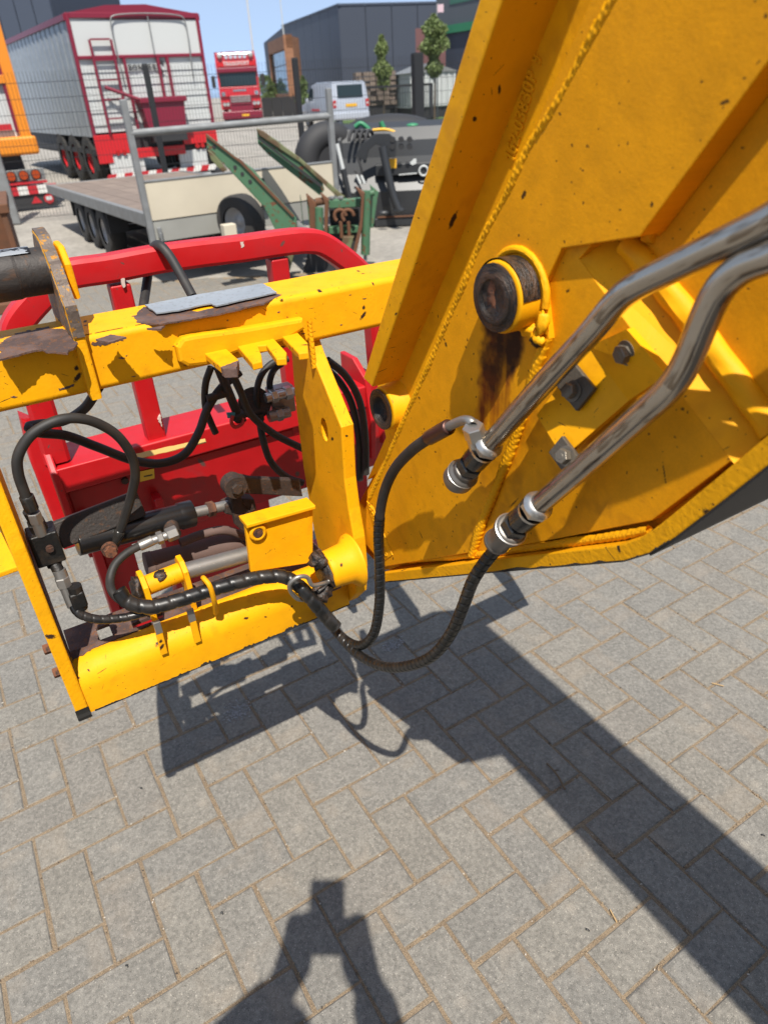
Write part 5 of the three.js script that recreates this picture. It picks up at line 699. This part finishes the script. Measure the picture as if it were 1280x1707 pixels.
/* silver van */
{
  const o = hz(36, 588, 218); const g = thingAt('silver_van', 'silver panel van with dark rear window and yellow number plate', 'van', null, V(o.x, 0, o.z), .42);
  // body: side outline (z forward negative), widened
  const side = [[.0, .35], [.02, .9], [-.03, 1.15], [-.12, 1.78], [-.25, 1.84], [-2.2, 1.85], [-2.7, 1.76], [-3.35, 1.18], [-3.5, 1.08], [-4.2, .95], [-4.35, .7], [-4.35, .35]];
  const body = boxUV(ext(side, 1.78, .07).rotateY(-Math.PI / 2).translate(.89, 0, 0)); { const p = body.attributes.position; for (let i = 0; i < p.count; i++) { const y = p.getY(i); if (y > 1.05) p.setX(i, p.getX(i) * (1 - (y - 1.05) * .13)); } body.computeVertexNormals(); } part('body', toCreasedNormals(body, .6), B.silver, g);
  part('rear_window', boxUV(new RoundedBoxGeometry(1.22, .5, .05, 2, .02).rotateX(-.13).translate(0, 1.46, -.06)), B.glass, g);
  part('side_window', prismT([[-2.45, 1.15], [-2.42, 1.62], [-2.65, 1.66], [-3.2, 1.2], [-3.22, 1.13]].reverse(), -.885, -.855), B.glass, g);
  for (const s of [-1, 1]) { part('tail_lamp', bx(s * .8 - .075, s * .8 + .075, .83, 1.13, -.02, .035, .02), B.tail, g); part('lamp_lens', bx(s * .8 - .04, s * .8 + .04, .94, 1.02, .03, .04), B.white, g); }
  part('number_plate', bx(-.28, .26, .86, .98, .02, .04), B.plate, g); part('bumper', bx(-.86, .86, .38, .64, -.06, .09, .04), B.silver, g); part('side_stripe', bx(-.905, -.885, .72, .8, -2.7, -1.7), B.stripeR, g);
  for (const s of [-1, 1]) for (const z of [-.85, -3.45]) wheel(g, V(s * .78, .31, z), .31, .2); part('door_mirror', boxUV(new RoundedBoxGeometry(.14, .18, .1, 2, .04).translate(-.98, 1.15, -3.0)), B.silver, g);
  part('roof_aerial', cyl(V(.55, 1.82, -.3), V(.55, 2.0, -.3), .03), B.dark, g);
}
/* buildings */
const facade = (g, A, Bp, h0, h1, n, m, name) => { const d = Bp.clone().sub(A), L = d.length(); d.normalize(); const ry = Math.atan2(-d.z, d.x); for (let i = 0; i < n; i++) { const o = part(name, bx(i * L / n + .03, (i + 1) * L / n - .03, h0, h1, -.12, 0), m, g); o.position.copy(A); o.rotation.y = ry; } };
{
  const hgt = 7.6, K = at(hgt, 563, 6).setY(0), A = at(hgt, 470, 42).setY(0), E = at(hgt, 860, -1).setY(0);
  const g = thing('warehouse', 'dark grey clad warehouse with flat roof and a timber entrance', 'building', null);
  facade(g, A, K, 0, hgt - .15, 7, B.clad, 'wall_panel'); facade(g, K, E, 0, hgt - .15, 7, B.clad2, 'wall_panel');
  const core = new THREE.Shape([[A.x, -A.z], [K.x, -K.z], [E.x, -E.z], [E.x - 12, -E.z + 25], [A.x - 5, -A.z + 25]].map(([x, y]) => new THREE.Vector2(x, y))); part('core', boxUV(new THREE.ExtrudeGeometry(core, { depth: hgt - .2, bevelEnabled: false }).rotateX(-Math.PI / 2).translate(0, 0, -.15)), B.clad2, g);
  for (const [p, q] of [[A, K], [K, E]]) { const d = q.clone().sub(p), L = d.length(), o = part('roof_trim', bx(-.1, L + .1, hgt - .15, hgt, -.25, .06), B.clad, g); o.position.copy(p); o.rotation.y = Math.atan2(-d.z, d.x); }
  const el = thing('timber_entrance', 'timber-clad entrance box with tall window on the warehouse', 'building', null);
  const d = K.clone().sub(A).normalize(), T1 = A.clone().addScaledVector(d, -1.0), nrm = V(-d.z, 0, d.x); const dist2 = T1.clone().addScaledVector(nrm, 4);
  const kk = hz(70, 503, 120).setY(0), kl = hz(76, 451, 120).setY(0), km = hz(66, 482, 120).setY(0); void kk;
  const fr = km.clone().sub(kl), fL = fr.length(), fry = Math.atan2(-fr.z, fr.x), hT = at(0, 482, 62), ht = 1.577 + (camera.position.y, (() => { const q = hz(66, 482, 57); return q.y - 1.577; })());
  const hl = part('timber_surround', join(bx(0, fL, ht - .9, ht, -.5, 0), bx(fL - .8, fL, 1.2, ht, -.5, 0), bx(0, .25, 1.2, ht, -.5, 0), bx(0, fL, 1.0, 1.4, -.5, 0)), B.timber, el); hl.position.copy(kl); hl.rotation.y = fry;
  const rgt = hz(71, 503, 120).setY(0).sub(km), sw = part('side_wall', bx(0, rgt.length(), 1.0, ht, -.2, 0), B.timber, el); sw.position.copy(km); sw.rotation.y = Math.atan2(-rgt.z, rgt.x);
  for (let i = 0; i < 4; i++) for (let j = 0; j < 3; j++) { const w = (fL - 1.05) / 4, o = part('window_pane', bx(.25 + i * w + .04, .25 + (i + 1) * w - .04, 1.4 + j * (ht - 2.3) / 3 + .04, 1.4 + (j + 1) * (ht - 2.3) / 3 - .04, -.3, -.22), B.glassBlue, el); o.position.copy(kl); o.rotation.y = fry; }
  const base = part('plinth', bx(0, fL + 2, 0, 1.0, -.4, -.05), B.clad2, el); base.position.copy(kl); base.rotation.y = fry;
  // lower workshop with green band
  const a = hz(52, 728, 150).setY(0), b = hz(44, 900, 150).setY(0), w2 = thing('workshop', 'grey workshop with a green band and roller door', 'building', null), L = a.distanceTo(b), ry = Math.atan2(-(b.z - a.z), b.x - a.x), q = (o) => { o.position.copy(a); o.rotation.y = ry; return o; };
  q(part('wall', bx(0, L, 0, 4.1, -8, 0), B.clad2, w2)); q(part('green_band', bx(0, L, 4.1, 4.5, -.3, .15), B.trim, w2)); q(part('upper_wall', bx(0, L, 4.5, 7.0, -8, .02), mat(lin(.10, .115, .13), .6), w2)); for (const x of [3.2, 8.5]) q(part('roller_door', bx(x, x + 3.4, 0, 2.7, .0, .06), B.clad, w2)); { const lt = textGeo('GROEN', .7, .05); lt.translate(2.4, 5.4, .05); q(part('faded_lettering', bx(1.5, 5.8, 5.5, 6.1, .02, .05), mat(lin(.05, .17, .12), .6), w2)); }
  const sg = hz(50, 718, 105).setY(0), s2 = thingAt('brick_panel', 'dull red panel beside the workshop wall', 'panel', null, sg); part('panel', bx(-.9, .9, 1.8, 4.4, -.1, 0), mat(lin(.16, .07, .07), .8), s2); part('panel_leg', bx(-.1, .1, 0, 1.8, -.1, 0), B.dark, s2);
}
{ // shed, timber stacks
  const o = hz(43, 722, 168).setY(0), g = thingAt('white_shed', 'small white corrugated shed beyond the fence', 'shed', null, o, .3); const n = 16; for (let i = 0; i < n; i++) part('wall_sheet', bx(-1.3 + i * 2.6 / n, -1.3 + (i + 1) * 2.6 / n - .02, .55, 2.1, -.05, (i % 2) * .03), B.white, g); part('box', bx(-1.28, 1.28, .5, 2.08, -2.5, -.06), B.white, g); part('roof', boxUV(ext([[-1.4, 2.08], [1.4, 2.08], [.0, 2.5]], 2.7, 0).translate(0, 0, -2.6)), B.galv, g); part('base', bx(-1.2, 1.2, 0, .5, -2.4, -.1), B.chassis, g);
  for (const [px, D, w, h, lb] of [[628, 44, 2.2, 2.3, 'taller stack of sawn timber beside the silver van'], [660, 45, 2.4, 2.1, 'lower stack of sawn timber beside the white shed']]) { const p = hz(D, px, 150).setY(0), s = thingAt('timber_stack', lb, 'timber stack', 'timber stacks beyond the gate', p, .2); for (let r = 0; r < 7; r++) for (let k = 0; k < 6; k++) part('board', bx(-w / 2 + k * w / 6, -w / 2 + (k + 1) * w / 6 - .05, .7 + r * (h - .7) / 7, .7 + (r + 1) * (h - .7) / 7 - .04, -1 + rr(-.1, .1), rr(-.1, .15)), B.wood, s); part('bearer', bx(-w / 2, w / 2, 0, .68, -.9, -.1), B.dark, s); }
  const gb = hz(39, 658, 205).setY(0), gt = thingAt('yard_gate', 'black steel sliding gate with close vertical bars', 'gate', null, gb, .1); part('gate_frame', join(bx(-1.9, 1.9, 1.5, 1.6, -.04, .04), bx(-1.9, 1.9, .08, .2, -.04, .04), bx(-1.9, -1.8, .08, 1.6, -.04, .04), bx(1.8, 1.9, .08, 1.6, -.04, .04)), B.fence, gt); for (let x = -1.8; x < 1.8; x += .13) part('bar', bx(x, x + .035, .2, 1.5, -.02, .02), B.fence, gt);
  const gr = struct('grass_verge', boxUV(new THREE.PlaneGeometry(22, 5).rotateX(-Math.PI / 2).translate(9, .012, -43)), B.grass, 'strip of green grass beside the shed'); 
}
{ const a = hz(62, -60, 120).setY(0), b = hz(58, 112, 120).setY(0), g = thing('dark_hall', 'tall dark blue hall far behind the bulk trailer', 'building', null), L = a.distanceTo(b), ry = Math.atan2(-(b.z - a.z), b.x - a.x), hh = 9; for (let i = 0; i < 6; i++) { const o = part('wall_panel', bx(i * L / 6 + .03, (i + 1) * L / 6 - .03, 0, hh, -.2, 0), B.clad, g); o.position.copy(a); o.rotation.y = ry; } const o = part('core', bx(0, L, 0, hh - .1, -10, -.2), B.clad2, g); o.position.copy(a); o.rotation.y = ry; }
/* trees, hedges, flagpoles */
function tree(name, label, group, p, th, h, rad, nL, col, seed) {
  const q = rng(seed), g = thingAt(name, label, 'tree', group, p, 0); const tr = [V(0, 0, 0), V(.03, th, .02), V(-.02, th + (h - th) * .6, 0), V(0, h * .97, 0)]; part('trunk', sweep(curve(tr), 24, 8, (s) => Math.max(.012, .06 * (1 - s / h * .85))), B.bark, g);
  const lim = []; for (let i = 0; i < 14; i++) { const y = th + (h - th) * (i / 15), a = q() * 6.28, r = rad * (.5 + .4 * q()) * Math.sin(Math.PI * clamp((y - th) / (h - th) * .85 + .12)); lim.push(cyl(V(0, y, 0), V(Math.cos(a) * r, y + .4, Math.sin(a) * r), .016, .006, 5)); } part('limbs', lim, B.bark, g);
  const pos = [], n = nL, leaf = .1; for (let i = 0; i < n; i++) { const f = Math.pow(q(), .9), y = th * .96 + (h - th) * f, env = rad * Math.pow(Math.sin(Math.PI * clamp(f * .9 + .07)), .75) * (.75 + .45 * Math.sin(y * 5.1 + seed) * Math.sin(y * 2.3 + 1.7)), a = q() * 6.283, r = env * Math.sqrt(q()) * (1 + .25 * Math.sin(a * 3 + y * 4)); const c = V(Math.cos(a) * r, y, Math.sin(a) * r), u = V(q() - .5, q() - .3, q() - .5).normalize().multiplyScalar(leaf), v = V(q() - .5, q() - .5, q() - .5).cross(u).normalize().multiplyScalar(leaf * .5); const A = c.clone().sub(u), Bq = c.clone().add(v), Cq = c.clone().add(u), Dq = c.clone().sub(v); for (const k of [A, Bq, Cq, A, Cq, Dq]) pos.push(k.x, k.y, k.z); }
  const bg = new THREE.BufferGeometry(); bg.setAttribute('position', new THREE.Float32BufferAttribute(pos, 3)); bg.computeVertexNormals(); part('crown', boxUV(bg), leafMat(...col), g); return g;
}
{
  const t1 = hz(42, 640, 180).setY(0), t2 = hz(40, 724, 180).setY(0);
  tree('young_tree', 'slim young columnar tree in front of the warehouse wall', null, t1, 1.5, 3.8, .5, 2600, [.15, .20, .055], 801); tree('young_tree', 'bushy young tree with thin stem in front of the white shed', null, t2, 1.9, 4.4, .72, 3600, [.13, .18, .05], 802);
  for (const [x, D, th, h, r, s, lb] of [[455, 75, .1, 2.6, .8, 803, 'rounded green shrub beside the red truck'], [508, 50, .2, 2.3, .45, 804, 'dark green shrub before the timber entrance'], [445, 110, 1, 3.6, 2.4, 805, 'far green tree at the end of the street']]) tree('shrub', lb, null, hz(D, x, 170).setY(0), th, h, r, 3000, [.10, .15, .04], s);
  for (const [x, D, h, lb] of [[432, 58, 13, 'tall white flagpole between the red truck and the warehouse'], [484, 85, 13, 'white flagpole rising behind the warehouse roof']]) { const f = thingAt('flagpole', lb, 'flagpole', null, hz(D, x, 165).setY(0)); part('pole', cyl(V(0, 0, 0), V(0, h, 0), .07, .045, 12), B.white, f); part('foot', cyl(V(0, 0, 0), V(0, .3, 0), .14), B.galv, f); part('finial', blob(V(0, h, 0), .08, 811, .02), B.white, f); }
  const bd = hz(41, 728, 60).setY(0), bn = thingAt('banner_pole', 'thin pole with a pale pink banner above the bushy tree', 'banner', null, bd.clone().add(V(.05, 0, -.4))); part('pole', cyl(V(0, 0, 0), V(0, 4.85, 0), .03), B.galv, bn); part('banner', bx(.02, .32, 4.5, 4.82, -.012, .012, .004), mat(lin(.62, .45, .5), .7), bn);
  // street kerb and low black wall behind the truck
  const lw = hz(60, 460, 190).setY(0), wl = thingAt('low_wall', 'low black boarded wall beside the red truck', 'wall', null, lw, .3); for (let i = 0; i < 12; i++) part('board', bx(-3.2 + i * .75, -3.2 + (i + 1) * .75 - .03, 0, 1.25, -.05, (i % 2) * .02), B.dark, wl);
  // rusty bucket at the edge
  const o = at(0, 58, 503); const rb = thingAt('rusty_bucket', 'rusty brown steel bucket standing at the yard edge', 'bucket', null, V(o.x, 0, o.z), .42);
  const rm = B.rustEdge; part('side_wall', bx(-.05, 0, .03, .80, -1.1, .06, .01), rm, rb); part('side_rim', bx(-.11, .03, .78, .86, -1.12, .08, .012), rm, rb); part('back_wall', bx(-1.7, -.05, .03, .8, -1.1, -1.04), rm, rb); part('floor', bx(-1.7, -.05, 0, .05, -1.04, .25), rm, rb); part('front_wall', boxUV(ext([[.1, .03], [.16, .05], [.02, .46], [-.04, .44]], 1.65, .008).rotateY(-Math.PI / 2).translate(-.05, 0, 0)), rm, rb); part('cutting_lip', bx(-1.7, .04, 0, .09, .16, .34, .012), rm, rb);
}

/* ---------- the loader that carries the boom, behind the viewer ---------- */
{
  const LB = -.6, g = thing('telescopic_loader', 'yellow telescopic loader behind the photographer, carrying the boom', 'loader', null, 'M');
  part('chassis', join(bx(.25, 1.15, .45, .95, 2.5, 6.0, .04), bx(.35, 1.05, .95, 1.25, 3.2, 6.0, .04)), M.yellow, g); part('front_panel', bx(.2, 1.2, .5, 1.0, 2.42, 2.5, .02), M.black, g);
  const cab = part('cab', join(bx(-.45, .42, .75, 1.1, 3.4, 4.9, .05), bx(-.45, .42, 2.3, 2.4, 3.4, 4.9, .04)), M.yellow, g); for (const [x, z] of [[-.42, 3.45], [.38, 3.45], [-.42, 4.85], [.38, 4.85]]) part('cab_pillar', bx(x - .03, x + .03, 1.1, 2.3, z - .03, z + .03, .01), M.black, cab);
  part('windscreen', bx(-.38, .34, 1.12, 2.28, 3.42, 3.43), B.glass, cab); part('boom_tower', join(bx(.5, .56, .95, 2.05, 4.9, 5.5, .02), bx(.84, .9, .95, 2.05, 4.9, 5.5, .02)), M.yellow, g);
  for (const x of [-.05, 1.45]) for (const z of [3.0, 5.3]) wheel(g, V(x, .55, z), .55, .38); part('axle', join(cyl(V(-.05, .55, 3.0), V(1.45, .55, 3.0), .08), cyl(V(-.05, .55, 5.3), V(1.45, .55, 5.3), .08)), M.black, g);
  for (const c of g.children) c.position.z += LB;
}
/* ---------- the photographer, whose shadow falls on the paving ---------- */
{
  const g = thing('person', 'person in dark clothes holding up a phone with both hands', 'person', null);
  function surface(caps, k, min, size, res) {                 // smooth union of tapered capsules, meshed on a grid
    const mc = new MarchingCubes(res, new THREE.MeshStandardMaterial(), false, false, 400000); mc.isolation = 0; const N = mc.size, a = V(), p = V();
    const pre = caps.map(([A, Bc, r0, r1]) => { const d = Bc.clone().sub(A); return [A, d, Math.max(1e-9, d.lengthSq()), r0, r1]; });
    for (let z = 0; z < N; z++) for (let y = 0; y < N; y++) for (let x = 0; x < N; x++) {
      const X = min.x + size * x / (N - 1), Y = min.y + size * y / (N - 1), Z = min.z + size * z / (N - 1); let s = 0;
      for (const [A, d, q, r0, r1] of pre) { const ax = X - A.x, ay = Y - A.y, az = Z - A.z, t = clamp((ax * d.x + ay * d.y + az * d.z) / q), ex = ax - d.x * t, ey = ay - d.y * t, ez = az - d.z * t, ds = Math.sqrt(ex * ex + ey * ey + ez * ez) - (r0 + (r1 - r0) * t); if (ds < k * 9) s += Math.exp(-ds / k); }
      mc.field[z * N * N + y * N + x] = s > 0 ? k * Math.log(s) : -k * 9;
    }
    mc.update(); const n = mc.count, ps = new Float32Array(n * 3), half = size / 2; for (let i = 0; i < n; i++) { ps[i * 3] = min.x + (mc.positionArray[i * 3] + 1) / 2 * size * N / (N - 1); ps[i * 3 + 1] = min.y + (mc.positionArray[i * 3 + 1] + 1) / 2 * size * N / (N - 1); ps[i * 3 + 2] = min.z + (mc.positionArray[i * 3 + 2] + 1) / 2 * size * N / (N - 1); }
    let ge = new THREE.BufferGeometry(); ge.setAttribute('position', new THREE.BufferAttribute(ps, 3)); ge = mergeVertices(ge, 1e-5); ge.computeVertexNormals(); return boxUV(ge);
  }
  const cw = (x, y, z) => V(x, y, z).applyQuaternion(camera.quaternion).add(camera.position);      // phone frame
  const X = -.13, Z = .47, hip = V(X, .93, Z), chest = V(X, 1.27, Z - .02), neck = V(X, 1.47, Z - .04), head = V(X + .005, 1.615, Z - .09);
  const wr = [cw(-.128, -.175, .075), cw(.066, -.175, .075)], sh = [V(X - .185, 1.40, Z - .03), V(X + .185, 1.40, Z - .03)], el = [V(-.37, 1.20, .20), V(.10, 1.17, .24)];
  const legs = [], arms = []; for (const s of [-1, 1]) legs.push([V(X + s * .09, .92, Z), V(X + s * .11, .50, Z - .03), .088, .056], [V(X + s * .11, .50, Z - .03), V(X + s * .12, .09, Z + .01), .056, .038]);
  for (const i of [0, 1]) arms.push([sh[i], el[i], .05, .039], [el[i], wr[i], .040, .026]);
  const torso = [[hip.clone().add(V(-.06, 0, 0)), hip.clone().add(V(.06, 0, 0)), .11, .11], [hip, chest, .115, .125], [chest.clone().add(V(-.09, .06, 0)), chest.clone().add(V(.09, .06, 0)), .105, .105], [sh[0], sh[1], .055, .055], [chest.clone().add(V(0, .12, 0)), neck, .075, .055]];
  const feet = [-1, 1].map((s) => [V(X + s * .12, .05, Z + .05), V(X + s * .14, .035, Z - .13), .042, .035]);
  const bodyG = surface([...torso, ...legs, ...arms, ...feet, [neck, head.clone().add(V(0, -.06, .02)), .052, .05]], .018, V(X - .95, -.02, Z - .95), 1.9, 112);
  const headG = surface([[head.clone().add(V(0, .03, .025)), head.clone().add(V(0, .035, .0)), .092, .088], [head.clone().add(V(0, -.03, -.02)), head.clone().add(V(0, -.085, -.035)), .066, .042], [head.clone().add(V(0, -.005, -.085)), head.clone().add(V(0, -.04, -.112)), .009, .014], [head.clone().add(V(-.028, -.078, -.072)), head.clone().add(V(.028, -.078, -.072)), .009, .009], [head.clone().add(V(-.085, -.01, .02)), head.clone().add(V(-.088, -.04, .015)), .014, .01], [head.clone().add(V(.085, -.01, .02)), head.clone().add(V(.088, -.04, .015)), .014, .01], [head.clone().add(V(-.04, .02, -.078)), head.clone().add(V(.04, .02, -.078)), .014, .014], [head.clone().add(V(0, -.05, .03)), neck, .055, .054]], .012, head.clone().add(V(-.17, -.2, -.17)), .34, 64);
  const hands = [0, 1].map((i) => { const m = (x, y, z) => i ? cw(-.06 - x, y, z) : cw(x, y, z), c = [[m(-.128, -.175, .075), m(-.096, -.13, .045), .032, .034], [m(-.104, -.118, .046), m(-.098, -.058, .036), .03, .024], [m(-.102, -.135, .05), m(-.092, -.11, .038), .03, .026]]; const yo = [-.058, -.08, -.102, -.122], ln = [.046, .05, .046, .036];
    yo.forEach((y, k) => { const oy = i ? -.011 : 0, a = m(-.09, y - .01 + oy, .03), b = m(-.079, y + oy, .006), d = m(-.079 + ln[k] * .55, y + .002 + oy, -.0005), e = m(-.079 + ln[k], y + .003 + oy, .002); c.push([a, b, .0095, .009], [b, d, .009, .008], [d, e, .008, .007]); }); c.push([m(-.1, -.135, .052), m(-.082, -.108, .048), .0125, .0105], [m(-.082, -.108, .048), m(-.052, -.088, .0375), .0105, .008]); const o = m(-.09, -.115, .03); return surface(c, .0045, o.clone().add(V(-.13, -.13, -.13)), .26, 76); });
  const skin = mat(lin(.48, .27, .18), .6), cloth = mat(lin(.03, .035, .05), .9), jean = mat(lin(.03, .045, .09), .9);
  const b = part('body', [bodyG, headG, ...hands], skin, g);
  const fat = (c, d) => c.map(([A, Bc, r0, r1]) => [A, Bc, r0 + d, r1 + d]);
  part('shirt', surface(fat([...torso, ...arms.filter((_, i) => i % 2 === 0), [el[0], el[0].clone().lerp(wr[0], .9), .042, .031], [el[1], el[1].clone().lerp(wr[1], .9), .042, .031]], .014), .02, V(X - .5, .75, Z - .55), 1.0, 90), cloth, g);
  part('trousers', surface(fat([...legs, torso[0]], .014), .02, V(X - .55, .03, Z - .5), 1.08, 90), jean, g);
  part('shoes', surface(fat(feet, .012), .012, V(X - .25, -.02, Z - .3), .5, 60), M.black, g);
  part('hair', surface([[head.clone().add(V(0, .05, .035)), head.clone().add(V(0, .055, -.01)), .1, .094], [head.clone().add(V(0, .0, .07)), head.clone().add(V(0, -.04, .07)), .06, .045]], .012, head.clone().add(V(-.17, -.17, -.17)), .34, 50), mat(lin(.05, .032, .02), .8), g);
  for (const s of [-1, 1]) { const e = part('eye', new THREE.SphereGeometry(.012, 12, 8).translate(head.x + s * .032, head.y - .002, head.z - .082), mat(lin(.7, .7, .68), .2), b); void e; }
  const ph = thing('phone', 'slim dark phone held up in both hands by the photographer', 'phone', null); const mm = new THREE.Matrix4().makeRotationFromQuaternion(camera.quaternion).setPosition(camera.position);
  part('case', new RoundedBoxGeometry(.08, .165, .0085, 3, .004).translate(-.032, -.046, .0215).applyMatrix4(mm), M.black, ph); part('screen', new RoundedBoxGeometry(.074, .157, .001, 1, .0004).translate(-.032, -.046, .0263).applyMatrix4(mm), B.glass, ph); part('lens_block', new RoundedBoxGeometry(.024, .03, .0015, 2, .0006).translate(-.006, -.006, .0166).applyMatrix4(mm), M.black, ph);
}
/* ---------- small things on the paving ---------- */
{
  const tw = thingAt('twig', 'short dry brown twig lying in the boom shadow', 'twig', null, at(0, 926, 1296)); const a = at(0, 911, 1275).sub(tw.position), b = at(0, 941, 1318).sub(tw.position); part('stem', tube([a.setY(.006), a.clone().lerp(b, .5).add(V(.003, .009, .002)), b.setY(.005)], .0026, 16, 6), mat(lin(.17, .11, .06), .9), tw); part('side_shoot', cyl(a.clone().lerp(b, .3).setY(.008), a.clone().lerp(b, .34).add(V(.015, .006, .0)), .0012), mat(lin(.12, .08, .05), .9), tw);
  const straw = (x0, y0, x1, y1, l) => { const p = at(0, x0, y0), q = at(0, x1, y1), s = thingAt('straw', l, 'straw', null, p); part('stalk', cyl(V(0, .004, 0), q.sub(p).setY(.006), .0014), mat(lin(.50, .33, .15), .8), s); };
  straw(1016, 1518, 1027, 1540, 'pale straw stalk lying in a sunlit paving joint'); straw(1185, 1140, 1205, 1146, 'pale straw stalk on the paving beyond the boom shadow');
  for (const [cx, cy, w, h, l, sd] of [[396, 1184, 26, 20, 'scuffed white paint mark on a paver in the carriage shadow', 821], [655, 1074, 20, 11, 'scuffed white paint mark on a paver in the boom shadow', 823]]) {
    const o = at(.003, cx, cy), m = thingAt('paint_mark', l, 'paint mark', null, o.clone().setY(.0)), q = rng(sd), gs = []; for (let i = 0; i < 260; i++) { const x = cx + (q() + q() - 1) * w, y = cy + (q() + q() - 1) * h - (x - cx) * .35, p = at(.003, x, y).sub(o), r = .0007 + .0018 * q() * q(), k = 5 + Math.floor(q() * 3), pts = []; for (let j = 0; j < k; j++) { const a = j / k * 6.283, e = r * (.6 + .8 * q()); pts.push([p.x + Math.cos(a) * e * 1.5, p.z + Math.sin(a) * e]); } gs.push(prismY(pts, .0008, .0022)); } const pm = part('paint_flakes', gs, mat(lin(.36, .36, .36), .9), m); pm.userData.kind = 'stuff';
  }
  const dq = rng(831); for (const [x, y] of [[1270, 1392], [978, 1550], [236, 1314], [370, 1522], [212, 1610]]) { const p = at(0, x, y), c = thingAt('dirt_crumb', 'small dark crumb of dirt on the grey pavers', 'dirt crumb', 'dark crumbs of dirt on the paving', p); part('crumb', join(blob(V(0, .002, 0), .0022, 833 + x, .35, 1.4, .8, 1), blob(V(.0035, .0015, .003), .0014, 834 + x, .35)), M.black, c); }
}
rebase();
renderer.render(scene, camera);
